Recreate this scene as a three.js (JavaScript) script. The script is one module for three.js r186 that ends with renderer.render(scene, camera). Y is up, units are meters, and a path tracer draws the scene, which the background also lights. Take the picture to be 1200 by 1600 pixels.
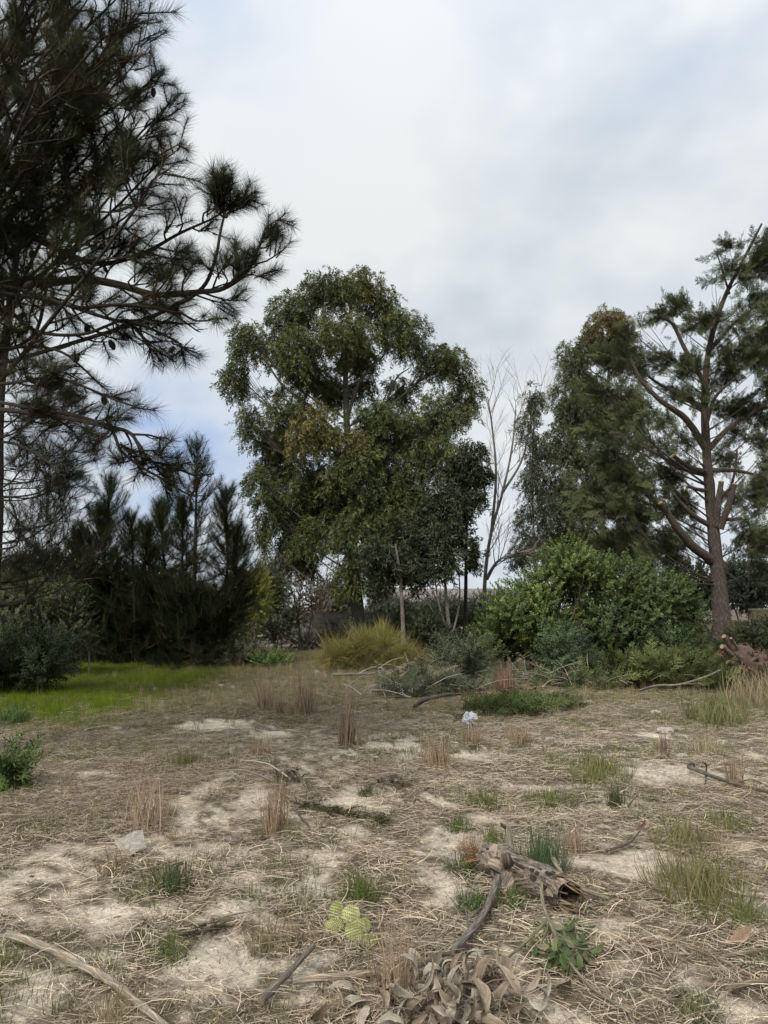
import * as THREE from 'three';
import { ImprovedNoise } from 'three/addons/math/ImprovedNoise.js';

// ------------------------------------------------------------------ camera, sky, sun, exposure
const scene = new THREE.Scene();
const EYE = 1.6, FOV = 70, TILT = 7.48 * Math.PI / 180;
const camera = new THREE.PerspectiveCamera(FOV, 3 / 4, 0.05, 3000);
camera.position.set(0, EYE, 0);
camera.rotation.x = TILT;
scene.add(camera);
const renderer = new THREE.WebGLRenderer();
renderer.toneMapping = THREE.LinearToneMapping;
renderer.toneMappingExposure = 2.1;
renderer.shadowMap.enabled = true;

const V = (x, y, z) => new THREE.Vector3(x, y, z);
const perlin = new ImprovedNoise();
const n3 = (x, y, z) => perlin.noise(x, y, z);
const fbm = (x, y, z, o = 4) => { let s = 0, a = 1, t = 0; for (let i = 0; i < o; i++) { s += a * n3(x, y, z); t += a; a *= .5; x = x * 2.03 + 7.1; y = y * 2.03 + 3.7; z = z * 2.03 + 1.3; } return s / t; };
const sstep = (a, b, x) => { x = Math.min(1, Math.max(0, (x - a) / (b - a))); return x * x * (3 - 2 * x); };
const lerp = (a, b, t) => a + (b - a) * t;
const RNG = (s) => { const f = () => { s = (s + 0x6d2b79f5) | 0; let t = Math.imul(s ^ (s >>> 15), 1 | s); t = (t + Math.imul(t ^ (t >>> 7), 61 | t)) ^ t; return ((t ^ (t >>> 14)) >>> 0) / 4294967296; }; f.r = (a, b) => a + (b - a) * f(); f.g = () => (f() + f() + f() - 1.5) * 1.15; return f; };
const pick = (rng, a) => a[Math.floor(rng() * a.length) % a.length];

// directions through the photograph's 1200 x 1600 grid, used to survey where things stand
const F = 800 / Math.tan(FOV * Math.PI / 360), CT = Math.cos(TILT), ST = Math.sin(TILT);
const ray = (px, py) => { const x = (px - 600) / F, y = (800 - py) / F; return V(x, y * CT + ST, y * ST - CT); };
const P = (px, py, d) => { const r = ray(px, py); r.multiplyScalar(d / -r.z); r.y += EYE; return r; };
const S = (d) => d / F;                                    // metres per grid unit at depth d
const G = (px, py) => { const r = ray(px, py); r.multiplyScalar(EYE / -r.y); r.y = 0; r.y = H(r.x, r.z); return r; };
function H(x, z) {
  const d = Math.hypot(x, z);
  return .05 * n3(x * .3, 5.2, z * .3) + .025 * n3(x * 1.1, 1.7, z * 1.1) + .010 * n3(x * 3.7, 9.1, z * 3.7) * sstep(60, 20, d) + sstep(40, 500, d) * 1.5 * n3(x * .01, 2.5, z * .01);
}

{ // the sky: a bright layer of broken cloud, a few thin blue openings, going on all round
  const W = 2048, HH = 1024, data = new Float32Array(W * HH * 4);
  const spots = [[[300, 40], .12, .5], [[900, -30], .12, .4], [[245, 690], .10, .85], [[350, 740], .10, .35], [[1190, 20], .13, .45], [[120, 640], .10, .3]].map(([p, w, a]) => [ray(...p).normalize(), w, a]);
  const greys = [[[950, 200], .15, .55], [[1130, 230], .15, .35], [[310, 110], .10, .55], [[760, 560], .22, .35], [[620, 330], .16, .3]].map(([p, w, a]) => [ray(...p).normalize(), w, a]);
  const whites = [[[430, 170], .2, 1], [[1000, 370], .15, .7], [[620, 150], .16, .8], [[330, 610], .14, .5]].map(([p, w, a]) => [ray(...p).normalize(), w, a]);
  const field = (list, d) => { let s = 0; for (const [c, w, a] of list) { const q = 1 - d.dot(c); s += a * Math.exp(-q * 2 / (w * w)); } return s; };
  const d = V(0, 0, 0);
  for (let r = 0; r < HH; r++) {
    const el = ((r + .5) / HH - .5) * Math.PI;
    for (let c = 0; c < W; c++) {
      const ph = ((c + .5) / W - .5) * 2 * Math.PI;
      d.set(Math.cos(ph) * Math.cos(el), Math.sin(el), Math.sin(ph) * Math.cos(el));
      const y = Math.max(d.y, 0) + .35, qx = d.x / y, qz = d.z / y;
      const big = fbm(qx * 1.3 + 4.2, 3.3, qz * 1.3, 4), mid = fbm(qx * 3.1 + 1.2, 8.3, qz * 3.1 + 5, 5), fine = fbm(qx * 9, 1.3, qz * 9, 4);
      const wob = .75 + mid * 1.0 + fine * .35;
      let grey = .26 + big * .5 + mid * .75 + fine * .4 + field(greys, d) * .6 * wob - field(whites, d) * .42 * wob;
      grey = Math.min(1, Math.max(0, grey));
      let blue = sstep(.32, .75, big * 1.1 - mid * .5 + .12) * .15 + field(spots, d) * (.55 + mid * 1.3 + fine * .4);
      blue = Math.min(.9, Math.max(0, blue));
      const k = (r * W + c) * 4, lo = sstep(.35, 0, d.y);
      const col = [lerp(.785, .525, grey), lerp(.82, .595, grey), lerp(.83, .665, grey)];
      col[0] *= 1 - lo * .04; col[1] *= 1 - lo * .03;
      const up = (1 + .3 * sstep(.45, 1, d.y)) / 2.0;
      data[k] = lerp(col[0], .35, blue) * up; data[k + 1] = lerp(col[1], .49, blue) * up; data[k + 2] = lerp(col[2], .78, blue) * up; data[k + 3] = 1;
    }
  }
  const t = new THREE.DataTexture(data, W, HH, THREE.RGBAFormat, THREE.FloatType);
  t.mapping = THREE.EquirectangularReflectionMapping; t.magFilter = THREE.LinearFilter; t.needsUpdate = true;
  scene.background = t; scene.environment = t;
}
const sun = new THREE.DirectionalLight(new THREE.Color(1, .95, .87), 1.5);
sun.position.set(-17, 36, 19); sun.target.position.set(0, 0, -12);
sun.shadow.radius = 34; sun.castShadow = true;
Object.assign(sun.shadow.camera, { left: -45, right: 45, top: 45, bottom: -45, near: 1, far: 140 });
sun.shadow.mapSize.set(4096, 4096);
scene.add(sun, sun.target);

// ------------------------------------------------------------------ mesh helpers
class Acc {
  constructor() { this.p = []; this.n = []; this.u = []; this.c = []; this.i = []; }
  v(p, n, u, w, c) { this.p.push(p.x, p.y, p.z); this.n.push(n.x, n.y, n.z); this.u.push(u, w); this.c.push(c[0], c[1], c[2]); return this.p.length / 3 - 1; }
  // a limb: ring by ring along the points, radius r0 -> r1, uneven where rough > 0
  tube(pts, r0, r1, sides = 6, { steps, col = [1, 1, 1], rough = 0, freq = 6, cap = false, rad, capCol, smooth = true } = {}) {
    const curve = pts.length > 2 ? new THREE.CatmullRomCurve3(pts, false, 'centripetal') : null, n = steps ?? (pts.length > 2 ? (pts.length - 1) * 3 : 1);
    const at = (t) => curve ? curve.getPoint(t) : pts[0].clone().lerp(pts[1], t);
    let prev = null, T = V(0, 0, 0), N = V(0, 0, 0), B = V(0, 0, 0), len = 0, first = 0; const tmp = V(0, 0, 0), nn = V(0, 0, 0);
    const ring0 = this.p.length / 3;
    for (let k = 0; k <= n; k++) {
      const t = k / n, q = at(t), ahead = at(Math.min(1, t + .5 / n)), back = at(Math.max(0, t - .5 / n));
      T.subVectors(ahead, back).normalize();
      if (!prev) { N.set(0, 0, 1); if (Math.abs(T.z) > .9) N.set(1, 0, 0); }
      N.addScaledVector(T, -N.dot(T)).normalize(); B.crossVectors(T, N);
      if (prev) len += prev.distanceTo(q);
      prev = q;
      const r = rad ? rad(t) : lerp(r0, r1, t);
      for (let s = 0; s <= sides; s++) {
        const a = s / sides * Math.PI * 2, ca = Math.cos(a), sa = Math.sin(a);
        nn.set(N.x * ca + B.x * sa, N.y * ca + B.y * sa, N.z * ca + B.z * sa);
        let rr = r;
        if (rough) { const aw = s === sides ? 0 : a, fx = Math.cos(aw), fy = Math.sin(aw); rr *= 1 + rough * (n3(q.x * freq * .4 + fx * 2.1, q.y * freq * .4 + fy * 2.1, q.z * freq * .4) + .5 * n3(fx * 4.3 + q.x * freq, fy * 4.3 + q.y * freq * .6, q.z * freq)); }
        tmp.copy(q).addScaledVector(nn, rr);
        this.v(tmp, nn, s / sides * Math.max(1, Math.round(r0 * 2 * Math.PI / .5)) , len / .5, col);
      }
    }
    for (let k = 0; k < n; k++) for (let s = 0; s < sides; s++) { const a = ring0 + k * (sides + 1) + s, b = a + sides + 1; this.i.push(a, a + 1, b, a + 1, b + 1, b); }
    if (cap) for (const e of [0, 1]) {
      if (cap === 'end' && !e) continue;
      const q = at(e), dirT = (e ? T.clone() : at(.02).sub(q).normalize().negate()), o = ring0 + e * n * (sides + 1), cc = capCol ?? col;
      const m = this.v(q.clone().addScaledVector(dirT, (rad ? rad(e) : lerp(r0, r1, e)) * .04), dirT, .5, .5, cc), st = this.p.length / 3;
      for (let s = 0; s <= sides; s++) { const j = (o + s) * 3; this.v(V(this.p[j], this.p[j + 1], this.p[j + 2]), dirT, .5 + .5 * Math.cos(s / sides * 6.283), .5 + .5 * Math.sin(s / sides * 6.283), cc); }
      for (let s = 0; s < sides; s++) e ? this.i.push(m, st + s, st + s + 1) : this.i.push(m, st + s + 1, st + s);
    }
    return this;
  }
  // a leaf or blade: a ribbon from base along dir, broad across side, bending towards bend
  leaf(base, dir, side, len, wid, { segs = 2, curl = 0, fold = 0, col = [1, 1, 1], tip = 0, blade = false, twist = 0, tipCol, bend = 0, ragged } = {}) {
    const up = V(0, 0, 0).crossVectors(side, dir).normalize(), q = base.clone(), d = dir.clone(), s = side.clone(), st = this.p.length / 3, l = V(0, 0, 0), nn = V(0, 0, 0);
    for (let k = 0; k <= segs; k++) {
      const t = k / segs, w = wid * .5 * (blade ? (1 - t * (1 - tip)) : Math.max(tip, segs > 4 ? Math.sin(Math.PI * Math.pow(.04 + t * .96, .85)) ** 1.15 : Math.sin(Math.PI * Math.pow(.06 + t * .94, .72)) ** .8)) + 1e-5, wl = ragged === undefined ? w : w * (1 + .4 * n3(t * 5, ragged, 1)), wr = ragged === undefined ? w : w * (1 + .4 * n3(t * 5, ragged, 7));
      nn.crossVectors(s, d).normalize();
      const c = tipCol ? [lerp(col[0], tipCol[0], t), lerp(col[1], tipCol[1], t), lerp(col[2], tipCol[2], t)] : col;
      if (fold) {
        l.copy(q).addScaledVector(s, -wl).addScaledVector(nn, fold * wl); this.v(l, nn.clone().addScaledVector(s, fold).normalize(), 0, t, c);
        this.v(q, nn, .5, t, ragged === undefined ? c : mulc(c, .72));
        l.copy(q).addScaledVector(s, wr).addScaledVector(nn, fold * wr); this.v(l, nn.clone().addScaledVector(s, -fold).normalize(), 1, t, c);
      } else { l.copy(q).addScaledVector(s, -w); this.v(l, nn, 0, t, c); l.copy(q).addScaledVector(s, w); this.v(l, nn, 1, t, c); }
      q.addScaledVector(d, len / segs);
      if (curl) { d.addScaledVector(nn, -curl / segs).normalize(); }
      if (bend) d.addScaledVector(s, bend / segs).normalize();
      if (twist) s.addScaledVector(nn, twist / segs).normalize();
      s.addScaledVector(d, -s.dot(d)).normalize();
    }
    const m = fold ? 3 : 2;
    for (let k = 0; k < segs; k++) for (let j = 0; j < m - 1; j++) { const a = st + k * m + j, b = a + m; this.i.push(a, a + 1, b, a + 1, b + 1, b); }
    return this;
  }
  needle(base, dir, side, len, wid, col) { const n = V(0, 0, 0).crossVectors(side, dir).normalize(), a = base.clone().addScaledVector(side, wid / 2), b = base.clone().addScaledVector(side, -wid / 2), c = base.clone().addScaledVector(dir, len); const k = this.v(a, n, 0, 0, col); this.v(b, n, 1, 0, col); this.v(c, n, .5, 1, col); this.i.push(k, k + 1, k + 2); return this; }
  geo(g, m, col = [1, 1, 1]) { g = g.clone(); if (m) g.applyMatrix4(m); const st = this.p.length / 3, a = g.attributes; for (let k = 0; k < a.position.count; k++) this.v(V(a.position.getX(k), a.position.getY(k), a.position.getZ(k)), V(a.normal.getX(k), a.normal.getY(k), a.normal.getZ(k)), a.uv ? a.uv.getX(k) : 0, a.uv ? a.uv.getY(k) : 0, col); if (g.index) for (let k = 0; k < g.index.count; k++) this.i.push(st + g.index.getX(k)); else for (let k = 0; k < a.position.count; k++) this.i.push(st + k); return this; }
  geometry() { const g = new THREE.BufferGeometry(), f = (a, k) => new THREE.Float32BufferAttribute(a, k); g.setAttribute('position', f(this.p, 3)); g.setAttribute('normal', f(this.n, 3)); g.setAttribute('uv', f(this.u, 2)); g.setAttribute('color', f(this.c, 3)); g.setIndex(this.i); return g; }
  build(name, mat, parent, at) { const m = new THREE.Mesh(this.geometry(), mat); if (at) m.position.copy(at); return put(m, name, parent); }
}
function put(m, name, parent) { m.name = parent ? name : numbered(name); m.castShadow = m.receiveShadow = true; (parent ?? scene).add(m); return m; }
const used = {};
function numbered(name) { if (used[name] === undefined) { used[name] = 0; return name; } return name + '_' + String(++used[name]).padStart(3, '0'); }
function tag(o, label, category, group, kind) { if (label) o.userData.label = label; if (category) o.userData.category = category; if (group) o.userData.group = group; if (kind) o.userData.kind = kind; return o; }
function thing(name, label, category, at, group) { const o = new THREE.Group(); o.name = numbered(name); if (at) o.position.copy(at); scene.add(o); return tag(o, label, category, group); }
// many small leaves or stalks of one crown: an instanced part
function inst(name, geo, mat, list, parent, kind = 'stuff') {
  const m = new THREE.InstancedMesh(geo, mat, list.length), c = new THREE.Color();
  list.forEach((e, k) => { m.setMatrixAt(k, e.m); m.setColorAt(k, c.setRGB(e.c[0], e.c[1], e.c[2])); });
  put(m, name, parent); m.userData.kind = kind; return m;
}
const UP = V(0, 1, 0), _q = new THREE.Quaternion(), _q2 = new THREE.Quaternion(), _s = V(0, 0, 0);
function orient(pos, dir, spin, sc) { _q.setFromUnitVectors(UP, dir); _q2.setFromAxisAngle(UP, spin); _q.multiply(_q2); _s.set(sc, sc, sc); return new THREE.Matrix4().compose(pos, _q, _s); }
const rdir = (rng) => { const z = rng.r(-1, 1), a = rng.r(0, 6.2832), r = Math.sqrt(1 - z * z); return V(r * Math.cos(a), z, r * Math.sin(a)); };
const mulc = (c, k) => [c[0] * k, c[1] * k, c[2] * k];
const mixc = (a, b, t) => [lerp(a[0], b[0], t), lerp(a[1], b[1], t), lerp(a[2], b[2], t)];

// ------------------------------------------------------------------ materials
function dataTex(w, h, f, srgb, rep) {
  const d = new Uint8Array(w * h * 4);
  for (let y = 0; y < h; y++) for (let x = 0; x < w; x++) { const c = f(x / w, y / h), k = (y * w + x) * 4; d[k] = c[0] * 255; d[k + 1] = c[1] * 255; d[k + 2] = c[2] * 255; d[k + 3] = 255; }
  const t = new THREE.DataTexture(d, w, h); t.wrapS = t.wrapT = THREE.RepeatWrapping; t.magFilter = THREE.LinearFilter; t.colorSpace = srgb ? THREE.SRGBColorSpace : THREE.NoColorSpace; if (rep) t.repeat.set(...rep); t.needsUpdate = true; return t;
}
const tile = (u, v, fu, fv, s) => { const a = u * 6.28318, b = v * 6.28318, ru = fu / 6.28318, rv = fv / 6.28318; return n3(Math.cos(a) * ru + s, Math.sin(a) * ru + Math.cos(b) * rv * 1.3, Math.sin(b) * rv + s * 2.3); };
const barkTex = (() => { // vertical plates and fissures, with flakes
  const g = (u, v) => { const w = tile(u, v, 3, 5, 1.1) * .12, ridge = 1 - Math.abs(tile(u + w, v, 9, 3.2, 4.7)) * 2.4, fine = tile(u, v, 40, 14, 2.2) * .35 + tile(u, v, 90, 60, 8.8) * .2; return Math.min(1, Math.max(.05, .72 - ridge * .38 + fine)); };
  return [dataTex(512, 512, (u, v) => { const k = .45 + .55 * g(u, v), m = tile(u, v, 6, 6, 9.3) * .05; return [Math.min(1, k + m), Math.min(1, k + m * .3), Math.max(0, k - m * .5)]; }, true), dataTex(512, 512, (u, v) => { const k = g(u, v); return [k, k, k]; })];
})();
const grainTex = dataTex(256, 256, (u, v) => { const k = .82 + tile(u, v, 6, 6, 3.1) * .16 + tile(u, v, 40, 40, 5.5) * .18 + tile(u, v, 90, 90, 1.5) * .12; return [k, k, k].map((x) => Math.min(1, Math.max(0, x))); }, true);
const grainBump = dataTex(256, 256, (u, v) => { const k = .5 + tile(u, v, 20, 20, 6.1) * .4 + tile(u, v, 70, 70, 5.5) * .3; return [k, k, k].map((x) => Math.min(1, Math.max(0, x))); });
const mat = (col, o = {}) => { const m = new (o.transmission || o.specularIntensity ? THREE.MeshPhysicalMaterial : THREE.MeshStandardMaterial)({ roughness: .85, side: THREE.DoubleSide, vertexColors: true, ...o }); m.color.setRGB(...col); return m; };
const bark = (col, b = .02) => mat(col, { map: barkTex[0], bumpMap: barkTex[1], bumpScale: b, roughness: .95 });
const M = {
  pineBark: bark([.11, .085, .07]), eucBark: bark([.20, .18, .155], .008), darkBark: bark([.075, .06, .05]), cypBark: bark([.185, .145, .118], .03), cypLimb: bark([.17, .14, .115], .015),
  paleBark: bark([.30, .27, .235], .006), twig: mat([.13, .105, .085]), greyTwig: mat([.36, .31, .27]), deadWood: bark([.34, .28, .22], .008), logBark: bark([.40, .32, .255], .022), cut: mat([.62, .43, .22]),
  needle: mat([1, 1, 1], { roughness: .75, specularIntensity: .6, transmission: .25, thickness: 0 }), leaf: mat([1, 1, 1], { roughness: .65, specularIntensity: .45 }), broad: mat([1, 1, 1], { roughness: .6, transmission: .3, thickness: 0, specularIntensity: .5 }), cyp: mat([1, 1, 1], { roughness: .9, specularIntensity: .4 }),
  straw: mat([1, 1, 1], { roughness: .8 }), grass: mat([1, 1, 1], { roughness: .8, transmission: .35, thickness: 0, specularIntensity: .3 }), dryLeaf: mat([1, 1, 1], { roughness: .7, map: grainTex, bumpMap: grainBump, bumpScale: .002 }),
};

// ------------------------------------------------------------------ where the sand lies bare: patches surveyed on the plot, plus noise
const sandSpots = [[300, 1262, 22, 70], [390, 1250, 40, 26], [340, 1135, 62, 9], [430, 1152, 30, 6], [285, 1332, 46, 14], [350, 1432, 56, 20], [318, 1520, 55, 55], [50, 1560, 70, 34], [500, 1365, 36, 36], [150, 1430, 62, 20], [1060, 1213, 105, 13], [850, 1225, 62, 7], [1000, 1338, 70, 24], [735, 1343, 40, 12], [690, 1385, 40, 26], [640, 1172, 22, 22], [725, 1183, 36, 10], [1150, 1590, 60, 20], [820, 1520, 22, 30], [930, 1350, 60, 16], [440, 1400, 26, 14], [150, 1500, 30, 14], [880, 1580, 40, 24], [1170, 1180, 20, 7], [560, 1300, 26, 10], [250, 1420, 20, 12], [1085, 1420, 26, 10], [590, 1170, 30, 6], [480, 1205, 24, 6], [1010, 1150, 26, 5], [420, 1455, 30, 12], [690, 1250, 26, 7], [760, 1275, 30, 8], [1060, 1530, 30, 16]]
  .map(([x, y, rx, ry]) => { const c = G(x, y), e = G(x + rx, y), f = G(x, y - ry), g = G(x, y + ry); return [c.x, (f.z + g.z) / 2, Math.abs(e.x - c.x), Math.abs(f.z - g.z) / 2]; });
function sand(x, z) {
  let s = 0;
  const wx = x + .16 * n3(x * 2.2, 4, z * 2.2) + .07 * n3(x * 7, 2, z * 7), wz = z + .2 * n3(x * 2.2, 14, z * 2.2) + .08 * n3(x * 7, 12, z * 7);
  for (const [cx, cz, rx, rz] of sandSpots) { const dx = (wx - cx) / rx, dz = (wz - cz) / rz, q = dx * dx + dz * dz; if (q < 3.2) s = Math.max(s, 1.0 - q * .56); }
  const near = sstep(13, 5, -z);
  return Math.max(s, (fbm(x * 1.1, 3.4, z * 1.1, 4) + .1) * 1.5 * near + .25 * n3(x * 6, 1, z * 6)) + .6 * n3(x * 4.3, 5, z * 7) + .42 * n3(x * 11, 5, z * 15) + .12 * n3(x * 23, 5, z * 29);
}
// the mown strip of fresh grass on the left
const LG = [[-200, 1135], [0, 1133], [140, 1135], [250, 1100], [300, 1072], [380, 1048], [330, 1036], [180, 1030], [-200, 1040]].map(([x, y]) => G(x, y));
function inPoly(x, z, poly) { let inside = false; for (let a = 0, b = poly.length - 1; a < poly.length; b = a++) { const A = poly[a], B = poly[b]; if ((A.z > z) !== (B.z > z) && x < (B.x - A.x) * (z - A.z) / (B.z - A.z) + A.x) inside = !inside; } return inside; }
const lush = (x, z) => inPoly(x + .9 * n3(x * .9, 3, z * .9) + .5 * n3(x * 4, 3, z * 4), z + 1.1 * n3(x * .9, 8, z * .9) + .6 * n3(x * 4, 7, z * 4), LG);

{ // ground: one sheet, fine near the path and coarse towards the horizon
  const NX = 520, NZ = 520, g = new Acc();
  const fx = (k) => { const t = k / NX * 2 - 1; return Math.sinh(t * 7.2) / Math.sinh(7.2) * 900; }, fz = (k) => { const t = k / NZ * 2 - .9; return -3.5 - Math.sinh(t * 6.6) / Math.sinh(6.6) * 900; };
  for (let j = 0; j <= NZ; j++) for (let i = 0; i <= NX; i++) {
    const x = fx(i), z = fz(j), s = sstep(.36, .52, sand(x, z)), y = H(x, z) + .008 * n3(x * 13, 3, z * 13) * sstep(20, 8, Math.abs(z)) * (1 - s * .4);
    const v = fbm(x * .5, 2.2, z * .5, 3), far = sstep(9, 17, -z);
    let c = mixc([.15, .117, .085], [.205, .16, .118], .5 + v + .5 * n3(x * 3, 2, z * 3));
    c = mixc(c, [.13, .12, .06], Math.min(.8, Math.max(0, v + .15) * 1.2));
    if (lush(x, z)) c = [.08, .09, .03];
    c = mixc(c, [.74, .66, .545], s);
    g.v(V(x, y, z), UP, x / 1.7, z / 1.7, c);
  }
  for (let j = 0; j < NZ; j++) for (let i = 0; i < NX; i++) { const a = j * (NX + 1) + i, b = a + NX + 1; g.i.push(a, a + 1, b, a + 1, b + 1, b); }
  const cv = document.createElement('canvas'); cv.width = cv.height = 1024; const cx = cv.getContext('2d'), rng = RNG(11);
  const id = cx.createImageData(1024, 1024);
  for (let y = 0; y < 1024; y++) for (let x = 0; x < 1024; x++) { const u = x / 1024, v = y / 1024, k = 208 + 34 * tile(u, v, 9, 9, 3.3) + 30 * tile(u, v, 34, 34, 7.1) + 26 * (rng() - .5), o = (y * 1024 + x) * 4; id.data[o] = k; id.data[o + 1] = k - 2; id.data[o + 2] = k - 5; id.data[o + 3] = 255; }
  cx.putImageData(id, 0, 0);
  const bc = document.createElement('canvas'); bc.width = bc.height = 1024; const bx = bc.getContext('2d'); const bd = bx.createImageData(1024, 1024); for (let y = 0; y < 1024; y++) for (let x = 0; x < 1024; x++) { const u = x / 1024, v = y / 1024, k = 110 + 90 * tile(u, v, 12, 12, 1.9) + 60 * tile(u, v, 30, 30, 4.1) + 26 * tile(u, v, 70, 70, 2.7), o = (y * 1024 + x) * 4; bd.data[o] = bd.data[o + 1] = bd.data[o + 2] = k; bd.data[o + 3] = 255; } bx.putImageData(bd, 0, 0);
  for (let k = 0; k < 5200; k++) { // crumbs and broken stalks too small to lift
    const x = rng() * 1024, y = rng() * 1024, a = rng() * 6.28, l = 3 + rng() * rng() * 34, t = rng(), w = .6 + rng() * 1.5;
    for (const [X, Y] of [[x, y], [x - 1024, y], [x, y - 1024]]) {
      cx.strokeStyle = t < .4 ? `rgba(120,98,78,${.25 + rng() * .4})` : t < .8 ? `rgba(190,160,125,${.3 + rng() * .4})` : `rgba(240,225,200,${.3 + rng() * .3})`; cx.lineWidth = w; cx.beginPath(); cx.moveTo(X, Y); cx.lineTo(X + Math.cos(a) * l, Y + Math.sin(a) * l); cx.stroke();
      bx.strokeStyle = `rgba(255,255,255,${.4})`; bx.lineWidth = w; bx.beginPath(); bx.moveTo(X, Y); bx.lineTo(X + Math.cos(a) * l, Y + Math.sin(a) * l); bx.stroke();
    }
  }
  const ct = new THREE.CanvasTexture(cv), bt = new THREE.CanvasTexture(bc); ct.colorSpace = THREE.SRGBColorSpace; for (const t of [ct, bt]) t.wrapS = t.wrapT = THREE.RepeatWrapping;
  const geo = g.geometry(); geo.computeVertexNormals();
  tag(put(new THREE.Mesh(geo, mat([1, 1, 1], { map: ct, bumpMap: bt, bumpScale: .016, roughness: .95 })), 'ground'), 'sandy ground of the cleared plot', null, null, 'structure');
}

// ------------------------------------------------------------------ sprays: the small repeated pieces of crowns
function eucSpray(seed, n = 24, L = .125, w = .027) { // hanging lance-shaped leaves on a thin twig along +Y
  const a = new Acc(), r = RNG(seed); a.tube([V(0, 0, 0), V(.02, .2, .01), V(0, .4, 0)], .005, .002, 3, { steps: 2, col: [.9, .6, .4] });
  for (let k = 0; k < n; k++) { const t = k / n, d = V(r.r(-.8, .8), r.r(.1, .9), r.r(-.8, .8)).normalize(), s = V(r.r(-1, 1), r.r(-.3, .3), r.r(-1, 1)); s.addScaledVector(d, -s.dot(d)).normalize(); a.leaf(V(r.r(-.05, .05), t * .4, r.r(-.05, .05)), d, s, L * r.r(.7, 1.25), w * r.r(.8, 1.3), { segs: 2, curl: r.r(-.4, .4), col: mulc([1, 1, 1], r.r(.7, 1.3)) }); }
  return a.geometry();
}
function broadSpray(seed, n = 18, L = .078, w = .036, len = .3) { // a leafy shoot
  const a = new Acc(), r = RNG(seed); a.tube([V(0, 0, 0), V(.01, len, 0)], .004, .002, 3, { col: [.8, .7, .5] });
  for (let k = 0; k < n; k++) { const t = k / n, an = k * 2.4 + r.r(-.4, .4), d = V(Math.cos(an), r.r(.1, .7) + t * .5, Math.sin(an)).normalize(), s = V(-Math.sin(an), r.r(-.3, .3), Math.cos(an)); s.addScaledVector(d, -s.dot(d)).normalize(); a.leaf(V(0, t * len, 0), d, s, L * r.r(.7, 1.2) * (1 - t * .3), w * r.r(.8, 1.2), { segs: 2, fold: .25, curl: r.r(.1, .7), col: mulc([1, 1 + t * .05, 1], r.r(.75, 1.25)) }); }
  return a.geometry();
}
function brush(seed, n, len, nl, w, spread = .75) { // a pine shoot: needles all round, sweeping forward, fuller at the tip
  const a = new Acc(), r = RNG(seed); a.tube([V(0, 0, 0), V(.005, len * .5, 0), V(0, len, 0)], .006, .003, 4, { steps: 2, col: [.6, .42, .42] });
  for (let k = 0; k < n; k++) { const t = Math.pow(k / n, .75), an = k * 2.39996 + r.r(-.5, .5), f = r.r(.75, 1.2) * spread * (1.15 - t * .55), d = V(Math.cos(an) * f, 1 - f * .55, Math.sin(an) * f).normalize(), s = rdir(r); s.addScaledVector(d, -s.dot(d)).normalize(); a.needle(V(0, t * len, 0), d, s, nl * r.r(.75, 1.15), w, mulc(r() < .08 ? [2, 1.2, .9] : [1, 1, 1], r.r(.65, 1.3))); }
  return a.geometry();
}
function frond(seed, len = .55) { // a flat cypress spray: side twigs, each set with short scale-leaf fingers
  const a = new Acc(), r = RNG(seed), Z = V(0, 0, 1); a.tube([V(0, 0, 0), V(0, len * .9, -.03)], .006, .002, 3, { col: [.8, .6, .4] });
  for (let k = 0; k < 15; k++) {
    const t = .12 + k / 15 * .88, sg = k % 2 ? 1 : -1, d = V(sg * r.r(.7, 1), r.r(.6, 1), r.r(-.35, .35)).normalize(), L = len * (.42 - .26 * t) * r.r(.8, 1.2), b = V(0, t * len * .92, 0), s = V(0, 0, 1).cross(d).normalize();
    a.leaf(b, d, s, L, .022, { segs: 2, blade: true, tip: .3, curl: r.r(-.3, .3), col: mulc([1, 1, 1], r.r(.75, 1.2)) });
    for (let j = 1; j < 5; j++) { const e = d.clone().addScaledVector(s, (j % 2 ? 1 : -1) * .9).addScaledVector(Z, r.r(-.4, .4)).normalize(); a.leaf(b.clone().addScaledVector(d, L * j / 5), e, Z.clone().cross(e).normalize(), L * .42 * (1.1 - j * .12), .017, { segs: 1, blade: true, tip: .25, col: mulc([1, 1, 1], r.r(.7, 1.25)) }); }
  }
  for (let j = -1; j < 2; j++) a.leaf(V(0, len * .88, 0), V(j * .4, 1, 0).normalize(), V(1, -j * .4, 0).normalize(), len * .2, .02, { segs: 1, blade: true, tip: .3 });
  return a.geometry();
}
const SPR = { euc: [1, 2, 3].map((s) => eucSpray(s)), eucDark: [4, 5].map((s) => eucSpray(s, 22, .14, .036)), broad: [6, 7, 8].map((s) => broadSpray(s)), narrow: [9, 10].map((s) => broadSpray(s, 22, .10, .02, .35)), small: [12, 13].map((s) => broadSpray(s, 18, .055, .03, .26)), frond: [14, 15, 16].map((s) => frond(s)), brush: [17, 18, 19].map((s) => brush(s, 130, .19, .14, .0027, .95)), sparse: [22, 23].map((s) => brush(s, 46, .19, .11, .003, .8)), brushFar: [20, 21].map((s) => brush(s, 80, .34, .19, .0042, .85)) };

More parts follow.
